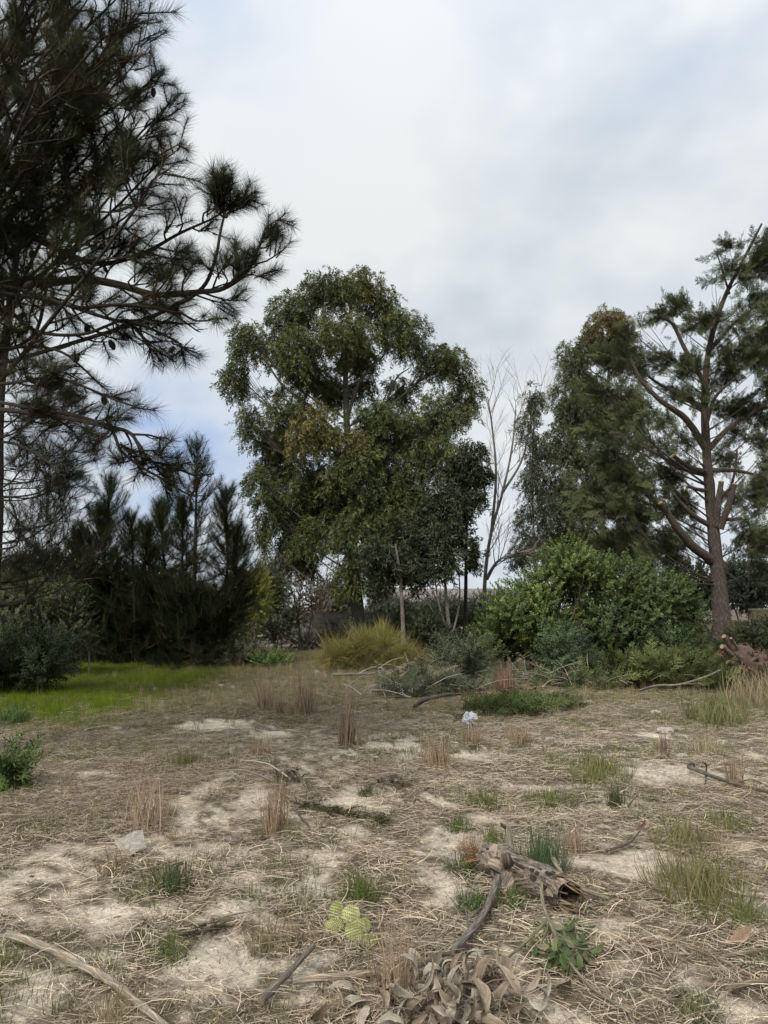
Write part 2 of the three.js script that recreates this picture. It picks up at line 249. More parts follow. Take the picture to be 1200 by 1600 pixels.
// ------------------------------------------------------------------ a plant whose crown is a set of leafy masses borne on limbs
// mass: [grid x, grid y, half width, half height, depth offset, tint]
function crownPlant(o, { d, trunk, tr, masses, spray, leafMat, barkMat, dens = 60, seed = 1, mode = 'hang', tints, cd = 1.5, limbK = 1, sprayS = 1, twigMat = M.twig, limbs = [], stems = false, gap = 0, trunkRough = .12, sides = 14, hollow = .5 }) {
  const r = RNG(seed), base = trunk[0].clone(); base.y = H(base.x, base.z) - .05; o.position.copy(base);
  const L = (p) => p.clone().sub(base), curve = new THREE.CatmullRomCurve3(trunk.map(L));
  if (tr) { new Acc().tube(trunk.map(L), tr[0], tr[1], sides, { rough: trunkRough, steps: Math.max(12, trunk.length * 6), rad: (t) => lerp(tr[0], tr[1], Math.pow(t, o.userData.category === 'tree' ? .6 : .68)) * (1 + .22 * Math.exp(-t * 22)) }).build('trunk', barkMat, o); }
  for (const lm of limbs) { const a = new Acc(); a.tube(lm.p.map(L), lm.r[0] * .86, lm.r[1] * .86, 9, { rough: .13, cap: lm.cut ? 'end' : false, capCol: [1, 1, 1], steps: lm.p.length * 4 }); const m = a.build('limb', barkMat, o); if (lm.cut) { const e = L(lm.p[lm.p.length - 1]), dr = e.clone().sub(L(lm.p[lm.p.length - 2])).normalize(); const g = new THREE.CylinderGeometry(lm.r[1] * .9, lm.r[1] * .92, .03, 12); g.applyMatrix4(orient(e.clone().addScaledVector(dr, .012), dr, 0, 1)); const c = new THREE.Mesh(g, mat([.62, .43, .22], { vertexColors: false, map: grainTex })); put(c, 'cut_end', m); } }
  const tw = new Acc(), lists = spray.map(() => []); dens *= 3.4;
  for (const ms of masses) {
    const [px, py, rx, ry, dz = r.g() * cd, tint] = ms, c = L(P(px, py, d + dz)), k = S(d + dz), R = V(rx * k, ry * k, (rx * .6 + ry * .4) * k * r.r(.85, 1.15));
    // the limb that carries this mass
    let from;
    if (tr) { const hd = Math.hypot(c.x, c.z); let best = 0, bd = 1e9; for (let t = .12; t <= .98; t += .02) { const q = curve.getPoint(t), e = Math.abs((c.y - q.y) - .75 * Math.hypot(c.x - q.x, c.z - q.z)); if (e < bd) { bd = e; best = t; } } from = curve.getPoint(best); } else from = V(r.g() * .25, 0, r.g() * .25);
    const mid = from.clone().lerp(c, .5).add(V(r.g() * .15, stems ? .15 : -.06 * from.distanceTo(c) + r.g() * .1, r.g() * .15)), dist = from.distanceTo(c), lr = Math.min(tr ? tr[0] * .32 : .05, .012 + dist * .013) * limbK;
    const limbC = new THREE.CatmullRomCurve3([from, mid, c]);
    new Acc().tube([from, mid, c], lr, lr * .3, 6, { steps: 9, rough: .1 }).build(stems ? 'stem' : 'limb', barkMat, o);
    const N = Math.round(dens * (R.x * R.y + R.x * R.z + R.y * R.z) / 3 * 4);
    for (let q = 0; q < N; q++) {
      const u = rdir(r), rr = Math.pow(r(), hollow), p = V(c.x + u.x * R.x * rr, c.y + u.y * R.y * rr, c.z + u.z * R.z * rr);
      const lump = fbm((p.x + base.x) * 1.5, p.y * 1.2, (p.z + base.z) * 1.5, 3) * 1.15;
      if (lump < gap - .3 + (rr > .8 ? .12 : 0)) continue;
      p.addScaledVector(u, lump * .55 * R.y); if (mode === 'hang' && r() < .16) p.add(V(r.g() * .25, -Math.abs(r.g()) * .45, r.g() * .25));
      let dir;
      if (mode === 'hang') dir = V(r.g() * .7, -1 + r() * .5, r.g() * .7).addScaledVector(u, .35).normalize();
      else if (mode === 'out') dir = u.clone().addScaledVector(rdir(r), .6).add(V(0, .45, 0)).normalize();
      else if (mode === 'tier') dir = V(p.x - from.x, (p.y - from.y) * .3 + r.g() * .25 - .1, p.z - from.z).normalize().addScaledVector(rdir(r), 1.0).normalize();
      else if (mode === 'droop') dir = V(u.x + r.g() * .5, -.55 + r.g() * .4, u.z + r.g() * .5).normalize();
      const t0 = tint ?? 0, tc = mixc(pick(r, tints), tints[0], .35), c2 = mulc(t0 ? mixc(tc, Array.isArray(t0) ? t0 : tints[tints.length - 1], .65) : tc, r.r(.72, 1.3) * (1 + lump * .5));
      lists[Math.floor(r() * spray.length)].push({ m: orient(p, dir, r() * 6.28, sprayS * r.r(.75, 1.3)), c: c2 });
      if (q % 7 === 0) { const s0 = limbC.getPoint(r.r(.55, 1)), m2 = s0.clone().lerp(p, .5).add(V(r.g() * .08, r.g() * .08 - .04, r.g() * .08)); tw.tube([s0, m2, p], Math.min(.014, lr * .4), .004, 3, { steps: 3 }); }
    }
  }
  tw.build('twigs', twigMat, o).userData.kind = 'stuff';
  spray.forEach((g, k) => { if (lists[k].length) inst('crown', g, leafMat, lists[k], o); });
  return o;
}

// ------------------------------------------------------------------ the tall eucalyptus in the middle
{
  const d = 28, o = thing('eucalyptus_tree', 'tallest broad eucalyptus with round leafy crown in the centre', 'tree');
  crownPlant(o, {
    d, seed: 101, trunk: [P(562, 1004, d), P(558, 950, d), P(552, 880, d), P(548, 800, d), P(545, 720, d), P(541, 640, d), P(540, 580, d), P(545, 520, d), P(550, 460, d)], tr: [.33, .06], barkMat: M.eucBark, spray: SPR.euc, leafMat: M.leaf, dens: 46, cd: 1.7, limbK: .6, gap: .13, hollow: .45,
    tints: [[.092, .115, .045], [.075, .098, .042], [.115, .13, .047], [.068, .09, .044], [.165, .16, .055]],
    limbs: [{ p: [P(541, 660, d), P(560, 600, d - .3), P(580, 575, d - .6), P(600, 555, d - .8)], r: [.09, .04] }, { p: [P(545, 700, d), P(490, 640, d - .5), P(440, 600, d - .8), P(410, 555, d - 1)], r: [.10, .03] }, { p: [P(550, 800, d), P(520, 765, d - .6), P(490, 740, d - 1)], r: [.09, .04] }, { p: [P(552, 830, d), P(600, 790, d + .3), P(635, 740, d), P(650, 700, d)], r: [.11, .04] }, { p: [P(600, 640, d + .2), P(620, 590, d), P(640, 575, d)], r: [.06, .02] }],
    masses: [[562, 447, 42, 34, .2, [.15, .14, .05]], [512, 448, 42, 30], [462, 492, 44, 42], [535, 520, 52, 42, -1.2, [.13, .14, .055]], [596, 482, 30, 38], [632, 515, 38, 42], [388, 530, 26, 34, -.6], [368, 585, 22, 42, -.4], [392, 660, 20, 34, -.3], [430, 610, 20, 16], [485, 585, 45, 28], [692, 562, 46, 32], [728, 605, 26, 32], [695, 645, 46, 38], [625, 612, 30, 24, 1], [565, 600, 22, 20, 1.2], [600, 655, 56, 32, -.8], [490, 668, 46, 42, -1.3, [.17, .15, .05]], [432, 720, 32, 44], [418, 790, 28, 44, -.2], [475, 760, 50, 46], [552, 740, 46, 40, -1.2], [622, 730, 50, 42, -.6], [690, 710, 40, 44], [408, 836, 18, 22], [448, 862, 14, 36], [500, 830, 36, 34], [562, 826, 40, 44, -1], [620, 812, 40, 42], [548, 900, 26, 36, -1], [595, 875, 26, 34], [480, 880, 16, 24], [470, 545, 40, 40], [560, 560, 34, 22, .5], [655, 680, 40, 30], [540, 690, 36, 30, -1.5, [.15, .14, .05]], [400, 750, 16, 30], [450, 640, 34, 30], [430, 690, 30, 34, .8], [460, 800, 34, 36, .6], [520, 610, 34, 26, .7], [590, 700, 44, 40, .6], [540, 800, 40, 46, .7], [600, 790, 36, 40], [510, 760, 40, 40], [640, 780, 36, 40], [470, 850, 24, 36], [582, 905, 20, 24], [420, 545, 24, 26]],
  });
}
// darker, slimmer trees standing to its right
const dark = [[.05, .062, .034], [.06, .072, .038], [.044, .055, .034], [.072, .085, .044]];
crownPlant(thing('slender_tree', 'slender dark tree with one bare straight trunk beside the leafless tree', 'tree'), { d: 27, seed: 131, trunk: [P(727, 985, 27), P(728, 900, 27), P(729, 820, 27), P(732, 740, 27), P(738, 690, 27)], tr: [.09, .03], sides: 10, barkMat: M.darkBark, spray: SPR.eucDark, leafMat: M.leaf, dens: 52, cd: .5, tints: dark, gap: .06, masses: [[740, 697, 20, 24], [728, 735, 26, 26], [754, 740, 14, 20], [738, 775, 18, 18], [718, 790, 16, 26], [745, 860, 12, 26], [715, 830, 14, 24]] });
crownPlant(thing('slender_tree', 'dark bushy tree with several pale stems right of the tall eucalyptus', 'tree'), { d: 26, seed: 132, trunk: [P(703, 1000, 26), P(698, 940, 26), P(692, 860, 26), P(690, 760, 26)], tr: [.09, .03], sides: 10, barkMat: M.paleBark, spray: SPR.eucDark, leafMat: M.leaf, dens: 40, cd: .8, tints: dark, gap: .14,
  limbs: [{ p: [P(703, 1000, 26), P(685, 940, 25.8), P(676, 870, 25.9)], r: [.05, .02] }, { p: [P(705, 1000, 26), P(718, 940, 26.2), P(716, 880, 26)], r: [.05, .02] }, { p: [P(704, 985, 26), P(680, 960, 25.7), P(662, 930, 25.5)], r: [.03, .012] }],
  masses: [[690, 780, 26, 36], [665, 830, 32, 42], [698, 860, 28, 40], [652, 880, 30, 36], [640, 850, 26, 34], [690, 820, 30, 30]] });
crownPlant(thing('slender_tree', 'thin grey-trunked tree just right of the eucalyptus base', 'tree'), { d: 25.5, seed: 133, trunk: [P(631, 1008, 25.5), P(629, 960, 25.5), P(625, 900, 25.5), P(618, 850, 25.5)], tr: [.10, .04], sides: 10, barkMat: M.paleBark, spray: SPR.eucDark, leafMat: M.leaf, dens: 40, cd: .6, tints: dark, gap: .14, masses: [[615, 875, 30, 28], [600, 900, 20, 22], [640, 880, 22, 24], [588, 862, 20, 24]] });
// ------------------------------------------------------------------ eucalypts behind the cypress
crownPlant(thing('eucalyptus_tree', 'tall eucalyptus with rounded golden-brown top behind the cypress', 'tree'), { d: 33, seed: 141, trunk: [P(935, 1000, 33), P(938, 880, 33), P(942, 760, 33), P(948, 640, 33), P(955, 520, 33)], tr: [.28, .05], barkMat: M.eucBark, spray: SPR.euc, leafMat: M.leaf, dens: 46, cd: 1.2, gap: .14, hollow: .42, tints: [[.105, .122, .056], [.092, .11, .056], [.125, .132, .056], [.082, .10, .05]],
  masses: [[953, 500, 34, 22, -.3, [.20, .135, .05]], [935, 530, 32, 30, 0, [.15, .12, .05]], [975, 545, 26, 34], [902, 560, 28, 42], [892, 625, 28, 46], [882, 695, 30, 46], [876, 770, 32, 48], [900, 835, 36, 40], [950, 850, 36, 40], [866, 850, 28, 34], [940, 640, 40, 60], [940, 740, 40, 60], [985, 640, 30, 60], [990, 760, 30, 60], [1000, 850, 30, 40]] });
crownPlant(thing('eucalyptus_tree', 'thin pale-leaved young eucalyptus left of the golden-topped one', 'tree'), { d: 31, seed: 142, trunk: [P(842, 990, 31), P(836, 880, 31), P(832, 760, 31), P(836, 610, 31)], tr: [.10, .02], sides: 10, barkMat: M.paleBark, spray: SPR.euc, leafMat: M.leaf, dens: 34, cd: .5, gap: .1, tints: [[.09, .105, .07], [.075, .09, .06], [.11, .12, .075]], masses: [[835, 620, 14, 24], [828, 665, 15, 26], [842, 705, 18, 30], [832, 750, 16, 30], [848, 790, 20, 34], [815, 810, 10, 24], [830, 850, 18, 30], [812, 870, 12, 20]] });

// ------------------------------------------------------------------ leafless trees
function bareTree(o, { base, lead, r0, seed, m, depth }) {
  const r = RNG(seed), b = base.clone(); b.y = H(b.x, b.z) - .05; o.position.copy(b); const tw = new Acc();
  function shoot(p, dir, len, rad, lev) {
    const q1 = p.clone().addScaledVector(dir, len * .5).add(V(r.g() * .05 * len, r.g() * .04 * len, r.g() * .05 * len)), q2 = p.clone().addScaledVector(dir, len).add(V(r.g() * .08 * len, .06 * len, r.g() * .08 * len));
    tw.tube([p, q1, q2], rad, rad * .45, lev > 1 ? 5 : 3, { steps: 3 });
    if (lev <= 0) return;
    const n = lev > 1 ? 5 : 4, d2 = q2.clone().sub(p).normalize();
    for (let k = 0; k < n; k++) { const t = .3 + .7 * (k + 1) / n, s = t < .5 ? p.clone().lerp(q1, t * 2) : q1.clone().lerp(q2, t * 2 - 1), e = rdir(r); e.addScaledVector(d2, -e.dot(d2)).normalize(); shoot(s, d2.clone().multiplyScalar(.85).addScaledVector(e, .5).add(V(0, .18, 0)).normalize(), len * r.r(.45, .7) * (1.1 - t * .3), rad * .5, lev - 1); }
  }
  for (const l of lead) {
    const pts = l.map((q) => q.clone().sub(b)), n = pts.length; new Acc().tube(pts, l.r ?? r0, (l.r ?? r0) * .3, 8, { rough: .08, steps: n * 4 }).build(l === lead[0] ? 'trunk' : 'limb', m, o);
    const cv = new THREE.CatmullRomCurve3(pts); for (let k = 0; k < 9; k++) { const t = .3 + k / 9 * .7, p = cv.getPoint(t), dr = cv.getTangent(t), e = rdir(r); e.addScaledVector(dr, -e.dot(dr)).normalize(); shoot(p, dr.multiplyScalar(.8).addScaledVector(e, .65).add(V(0, .2, 0)).normalize(), r.r(1.1, 2.0), (l.r ?? r0) * .28, 2); }
  }
  tw.build('twigs', M.greyTwig, o).userData.kind = 'stuff';
}
bareTree(thing('bare_tree', 'leafless pale tree between the dark slender tree and right eucalypts', 'tree'), { base: P(758, 990, 32), r0: .095, seed: 151, m: M.paleBark, lead: [[P(757, 990, 32), P(758, 900, 32), P(768, 830, 32), P(785, 770, 32), P(800, 700, 32.3), P(806, 640, 32.5)], Object.assign([P(768, 830, 32), P(775, 740, 31.8), P(768, 660, 31.7), P(762, 620, 31.6)], { r: .07 }), Object.assign([P(760, 905, 32), P(775, 880, 31.6), P(790, 868, 31.4)], { r: .09 }), Object.assign([P(785, 770, 32), P(815, 720, 32.2), P(830, 660, 32.4), P(842, 620, 32.4)], { r: .06 })] });
bareTree(thing('bare_tree', 'low leafless russet tree above the grey block wall', 'tree'), { base: P(505, 1000, 33), r0: .10, seed: 152, m: M.twig, lead: [[P(505, 1000, 33), P(505, 960, 33), P(512, 930, 33), P(520, 905, 33)], Object.assign([P(505, 965, 33), P(490, 935, 33), P(478, 915, 33)], { r: .06 })] });

// ------------------------------------------------------------------ the lopped cypress on the right
{
  const d = 21, o = thing('cypress_tree', 'lopped conifer with reddish trunk and sawn limbs at right', 'tree'), Q = (x, y, e = 0) => P(x, y, d + e);
  crownPlant(o, {
    d, seed: 161, trunk: [Q(1130, 1000), Q(1124, 920), Q(1117, 850), Q(1110, 780), Q(1104, 700), Q(1101, 620), Q(1108, 545), Q(1132, 465), Q(1162, 405), Q(1190, 350)], tr: [.265, .03], trunkRough: .2, sides: 18, barkMat: M.cypBark, spray: SPR.frond, leafMat: M.cyp, dens: 36, cd: 1.3, mode: 'tier', gap: .24, sprayS: .85, limbK: .5, hollow: .6,
    tints: [[.08, .095, .042], [.07, .085, .04], [.10, .108, .048], [.058, .072, .038]],
    limbs: [
      { p: [Q(1113, 876), Q(1082, 853, -.4), Q(1056, 822, -.7), Q(1042, 800, -.8), Q(1032, 786, -.9)], r: [.17, .075], cut: 1 }, { p: [Q(1118, 822, -.1), Q(1122, 788, -.3), Q(1127, 753, -.4)], r: [.13, .085], cut: 1 }, { p: [Q(1124, 826, -.1), Q(1138, 792, -.3), Q(1148, 757, -.4)], r: [.14, .07], cut: 1 },
      { p: [Q(1110, 822), Q(1085, 806, -.3), Q(1062, 784, -.4), Q(1053, 774, -.5)], r: [.09, .05] }, { p: [Q(1130, 812), Q(1148, 811, -.3), Q(1160, 809, -.4)], r: [.07, .05], cut: 1 }, { p: [Q(1105, 767), Q(1088, 764, -.4), Q(1072, 759, -.6)], r: [.07, .05], cut: 1 },
      { p: [Q(1105, 738), Q(1078, 730, -.3), Q(1052, 712, -.5)], r: [.10, .06], cut: 1 }, { p: [Q(1104, 742), Q(1062, 730, .2), Q(1020, 705, .4), Q(985, 690, .6)], r: [.10, .03] }, { p: [Q(1102, 700), Q(1072, 655, -.2), Q(1035, 628, -.5), Q(1003, 596, -.6), Q(985, 560, -.6)], r: [.13, .04] },
      { p: [Q(1101, 640), Q(1060, 615, .3), Q(1030, 600, .6), Q(990, 570, .8)], r: [.10, .03] }, { p: [Q(1102, 600), Q(1070, 545, -.2), Q(1050, 505, -.3), Q(1036, 495, -.4), Q(1060, 478, -.4)], r: [.09, .02] }, { p: [Q(1104, 705), Q(1140, 668, .2), Q(1182, 642, .3), Q(1230, 630, .4)], r: [.11, .04] },
      { p: [Q(1108, 735), Q(1155, 736, .2), Q(1200, 748, .4)], r: [.09, .03] }, { p: [Q(1110, 545), Q(1148, 505, .3), Q(1185, 475, .4)], r: [.08, .02] }, { p: [Q(1140, 460), Q(1128, 420, -.2), Q(1120, 395, -.2)], r: [.04, .015] }, { p: [Q(1116, 790), Q(1142, 760, .4), Q(1150, 720, .5), Q(1152, 700, .5)], r: [.06, .02] }, { p: [Q(1104, 660), Q(1118, 620, -.4), Q(1150, 590, -.8)], r: [.08, .03] }],
    masses: [[1150, 420, 26, 22], [1185, 405, 26, 26], [1165, 470, 30, 18], [1195, 480, 28, 22], [1135, 520, 28, 14], [1180, 530, 30, 18], [1125, 560, 26, 14], [1195, 600, 26, 20], [1170, 640, 30, 18], [1190, 720, 28, 22], [1175, 780, 26, 22], [1165, 850, 28, 26], [1190, 800, 26, 22], [1060, 660, 30, 18, .6], [1050, 700, 30, 18, .6], [1040, 760, 28, 24, .7], [1075, 830, 26, 26, 1], [1050, 870, 30, 26, 1], [1000, 860, 26, 26, .6], [1080, 720, 22, 18, .9], [1130, 720, 18, 20, 1], [1145, 870, 18, 24, 1.2], [1062, 480, 26, 9, -.4], [1035, 490, 22, 12], [1015, 510, 26, 16], [985, 520, 26, 20], [965, 560, 34, 26], [945, 615, 38, 28], [940, 665, 34, 24], [930, 785, 40, 28], [960, 715, 36, 30], [990, 650, 36, 24], [995, 755, 36, 26], [1010, 815, 32, 26], [1050, 560, 28, 10], [1085, 565, 28, 12], [1040, 665, 28, 14], [1130, 585, 34, 14], [1170, 560, 34, 16], [1150, 500, 26, 10], [1188, 455, 28, 16], [1185, 385, 24, 18], [1140, 388, 18, 10], [1122, 400, 14, 9], [1197, 352, 16, 10], [1118, 445, 14, 8], [1105, 505, 22, 9], [1150, 635, 32, 12], [1195, 615, 28, 18], [1180, 690, 32, 14], [1200, 750, 26, 14], [1170, 795, 20, 20], [1195, 840, 22, 14], [1040, 790, 22, 16], [1070, 530, 24, 9], [1160, 430, 18, 12], [1060, 610, 26, 10], [1195, 520, 24, 16], [1195, 660, 24, 14], [1020, 570, 26, 16], [960, 850, 26, 22], [1020, 880, 22, 20], [1060, 850, 14, 14], [1180, 760, 20, 12], [1000, 700, 30, 20], [1075, 690, 26, 18, -.8], [1060, 740, 28, 22, .8], [1070, 790, 24, 24, .9], [1035, 850, 30, 26, .8], [1090, 620, 24, 14, -.8], [1075, 580, 30, 14], [1130, 640, 22, 16, .8], [1150, 680, 26, 18, .9], [1160, 830, 24, 26, .9], [1145, 780, 20, 24, 1], [1185, 880, 26, 24, .8], [1095, 840, 16, 22, 1], [1010, 640, 26, 18, -.6], [1110, 500, 24, 14], [1140, 545, 28, 14, -.5], [1170, 520, 24, 14], [1190, 570, 24, 16], [1160, 465, 24, 12], [1180, 420, 22, 14], [1000, 540, 24, 14], [970, 800, 30, 26], [1080, 510, 18, 8], [1200, 700, 22, 18]],
  });
}

// ------------------------------------------------------------------ pines
const coneGeo = (() => { const a = new Acc(), r = RNG(5), Z = V(0, 0, 0); for (let k = 0; k < 70; k++) { const t = k / 70, an = k * 2.4, rad = .034 * Math.sin(Math.PI * (.12 + t * .84)), n = V(Math.cos(an), .25, Math.sin(an)).normalize(), s = V(-Math.sin(an), 0, Math.cos(an)); a.leaf(V(Math.cos(an) * rad * .7, t * .095, Math.sin(an) * rad * .7), V(Math.cos(an) * .8, -.6, Math.sin(an) * .8).normalize(), s, .017, .02, { segs: 2, curl: .6, col: mulc([1, 1, 1], r.r(.7, 1.2)) }); } const g = new THREE.SphereGeometry(.5, 8, 8); a.geo(g, new THREE.Matrix4().compose(V(0, .047, 0), new THREE.Quaternion(), V(.056, .096, .056)), [.6, .6, .6]); return a.geometry(); })();
const M_cone = mat([.06, .045, .034]);
function pineLimb(A, tufts, pts, r0, rng, { n = 12, len = .7, p = 1, rough = .1, up = .25, sc = 1, from = .25, cones, side = 2 }) {
  A.tube(pts, r0, Math.max(.008, r0 * .22), 7, { rough, steps: pts.length * 5 });
  const cv = new THREE.CatmullRomCurve3(pts, false, 'centripetal');
  const tuft = (q, d) => { if (rng() < p) tufts.push([q, d.clone().addScaledVector(rdir(rng), .2).add(V(0, up * .5, 0)).normalize(), sc * rng.r(.75, 1.15)]); };
  for (let k = 0; k <= n; k++) {
    const t = k === n ? 1 : from + (1 - from) * (k + rng() * .6) / n, q = cv.getPoint(Math.min(1, t)), T = cv.getTangent(Math.min(1, t)), e = rdir(rng); e.y *= .6; e.addScaledVector(T, -e.dot(T)).normalize();
    const d = k === n ? T.clone() : T.clone().multiplyScalar(.75).addScaledVector(e, .8).add(V(0, up * .6, 0)).normalize(), L = (k === n ? .25 : len * (1.15 - .6 * t) * rng.r(.55, 1.2)), m = q.clone().addScaledVector(d, L * .5).add(V(rng.g() * .06, -.03 * L, rng.g() * .06)), end = q.clone().addScaledVector(d, L).add(V(rng.g() * .06, up * .35 * L, rng.g() * .06));
    A.tube([q, m, end], Math.min(.010, r0 * .45), .005, 4, { steps: 4 });
    const d2 = end.clone().sub(m).normalize(); tuft(end, d2);
    if (cones && rng() < .11) cones.push([m.clone().add(V(rng.g() * .03, -.02, rng.g() * .03)), V(rng.g(), -1, rng.g()).normalize()]);
    for (let j = 0; j < side; j++) { const u = rng.r(.35, .95), s = m.clone().lerp(end, u * 1.0).lerp(q, j === 1 ? .35 : 0), f = rdir(rng); f.addScaledVector(d2, -f.dot(d2)).normalize(); const dd = d2.clone().multiplyScalar(.7).addScaledVector(f, .75).add(V(0, up * .5, 0)).normalize(), l2 = rng.r(.12, .32) * len * 1.3, e2 = s.clone().addScaledVector(dd, l2); A.tube([s, e2], .0055, .003, 3); tuft(e2, dd); }
  }
}
function finishPine(o, A, tufts, sprays, tints, rng, cones, twigName = 'branches') {
  A.build(twigName, M.pineBark, o).userData.kind = 'stuff';
  const lists = sprays.map(() => []);
  for (const [q, d, s] of tufts) lists[Math.floor(rng() * sprays.length)].push({ m: orient(q.clone().addScaledVector(d, -.1 * s), d, rng() * 6.28, s), c: mulc(pick(rng, tints), rng.r(.75, 1.25)) });
  sprays.forEach((g, k) => lists[k].length && inst('needles', g, M.needle, lists[k], o));
  for (const [q, d] of cones ?? []) { const m = new THREE.Mesh(coneGeo, M_cone); m.applyMatrix4(orient(q, d, rng() * 6, rng.r(.6, .95))); put(m, 'pine_cone', o); }
}
function bigPine(o, { base, top, r0, limbs, targets, seed, tints, spray, n, len, sc, p = 1, upTrunk = .75, cones, side = 2 }) {
  const rng = RNG(seed), b = base.clone(); b.y = H(b.x, b.z) - .05; o.position.copy(b); const A = new Acc(), tufts = [], cs = cones ? [] : null, L = (q) => q.clone().sub(b);
  const tp = [V(0, 0, 0), L(top).multiplyScalar(.33).add(V(.1, 0, .05)), L(top).multiplyScalar(.66).add(V(-.08, 0, 0)), L(top)];
  new Acc().tube(tp, r0, .05, 14, { rough: .14, steps: 30, rad: (t) => lerp(r0, .05, t) * (1 + .4 * Math.exp(-t * 20)) }).build('trunk', M.pineBark, o);
  const tc = new THREE.CatmullRomCurve3(tp);
  for (const l of limbs) { const B = new Acc(), pts = l.p.map(L), t0 = tc.getPoint(Math.min(1, Math.max(0.02, (pts[0].y - .4) / L(top).y))); pineLimb(B, tufts, [t0, ...pts], l.r, rng, { n: l.n ?? n, len: l.len ?? len, sc, p: l.pr ?? p, up: l.up ?? .25, from: l.from ?? .3, cones: cs, side }); B.build('limb', M.pineBark, o); }
  for (const [x, y, d, k = 1] of targets) { const e = L(P(x, y, d)), h = Math.max(.6, Math.min(L(top).y - .3, e.y - upTrunk * .35 * Math.hypot(e.x, e.z) + rng.g() * .3)), s = tc.getPoint(h / L(top).y), m = s.clone().lerp(e, .45).add(V(rng.g() * .25, -.10 * s.distanceTo(e) + rng.g() * .1, rng.g() * .25)), m2 = s.clone().lerp(e, .78).add(V(rng.g() * .15, -.06 * s.distanceTo(e), rng.g() * .15)); pineLimb(A, tufts, [s, m, m2, e], .009 + .0045 * s.distanceTo(e), rng, { n: Math.round(n * k), len, sc, p, from: .35, cones: cs, side }); }
  finishPine(o, A, tufts, spray, tints, rng, cs);
}
const pineT = [[.15, .19, .105], [.13, .175, .10], [.18, .20, .105], [.20, .17, .10]];
{ // the near pine: its trunk stands left of the view, its limbs reach across
  const D = (x, y, d = 6) => P(x, y, d), tg = [];
  const r = RNG(77); for (const [x, y] of [[168, 12], [205, 90], [218, 142], [235, 192], [248, 255], [228, 305], [50, 45], [165, 75], [60, 130], [130, 150], [190, 190], [100, 225], [40, 260], [160, 265], [190, 285], [60, 325], [120, 330], [195, 340], [30, 385], [110, 15], [180, 130], [10, 90], [10, 190], [205, 225], [-60, 60], [-90, 200], [-60, 330], [80, -50], [140, -60], [-20, -80], [150, -140], [130, 10], [90, 85], [160, 60], [140, 110]]) tg.push([x, y, 6.2 + r.g() * 1.0, .8]);
  bigPine(thing('pine_tree', 'near pine reaching long needled limbs in from the upper left', 'tree'), {
    base: V(-5.2, 0, -7.4), top: V(-4.9, 13, -7.2), r0: .24, seed: 171, tints: pineT, spray: SPR.brush, n: 13, len: .55, sc: 1.0, cones: true, side: 3, targets: tg,
    limbs: [
      { p: [D(-220, 470, 7), D(0, 440, 6.3), D(70, 442, 6.2), D(130, 436, 6.1), D(190, 446, 6), D(240, 460, 5.9), D(310, 456, 5.8), D(350, 450, 5.7), D(385, 425, 5.7), D(408, 378, 5.7)], r: .052, n: 24, len: .42, from: .4 },
      { p: [D(-200, 320, 7), D(0, 348, 6.5), D(80, 385, 6.3), D(155, 412, 6.2), D(225, 395, 6.1), D(280, 365, 6), D(325, 345, 6)], r: .04, n: 14, len: .42 },
      { p: [D(310, 456, 5.8), D(335, 410, 5.7), D(345, 360, 5.7), D(352, 330, 5.7)].map((q) => q), r: .02, n: 9, len: .35, from: .9 },
      { p: [D(-200, 440, 6.8), D(0, 458, 6), D(80, 470, 5.8), D(170, 498, 5.6), D(225, 510, 5.5), D(270, 530, 5.4)], r: .026, n: 15, len: .38, up: -.1, pr: .6 },
      { p: [D(-200, 460, 6.6), D(0, 480, 5.9), D(60, 518, 5.7), D(130, 522, 5.6), D(200, 500, 5.5), D(212, 515, 5.5)], r: .022, n: 13, len: .34, up: -.15, pr: .5 },
      { p: [D(-200, 430, 6.6), D(20, 450, 5.8), D(120, 480, 5.5), D(200, 476, 5.3), D(285, 490, 5.2)], r: .024, n: 13, len: .36, up: -.05, pr: .55 },
      { p: [D(-200, 630, 6.2), D(0, 640, 5.4), D(95, 652, 5.2), D(165, 666, 5.1), D(205, 678, 5), D(222, 705, 5), D(250, 730, 5), D(285, 735, 5)], r: .022, n: 18, len: .26, up: .1, pr: .45 },
      { p: [D(-180, 620, 6), D(60, 640, 5.3), D(170, 668, 5.1), D(190, 705, 5), D(225, 732, 5), D(262, 752, 5)], r: .016, n: 9, len: .2, up: .1, pr: .35 },
      { p: [D(-180, 590, 6), D(0, 600, 5.6), D(80, 590, 5.4), D(120, 600, 5.3), D(180, 625, 5.2)], r: .018, n: 11, len: .28, up: .05, pr: .45 },
      { p: [D(-180, 560, 6), D(0, 545, 5.7), D(60, 542, 5.6), D(100, 552, 5.5), D(135, 580, 5.4)], r: .016, n: 7, len: .28, up: -.2, pr: .4 },
      { p: [D(-180, 700, 6), D(0, 690, 5.6), D(40, 700, 5.5), D(80, 725, 5.4)], r: .016, n: 8, len: .25, up: -.1, pr: .3 }],
  });
}
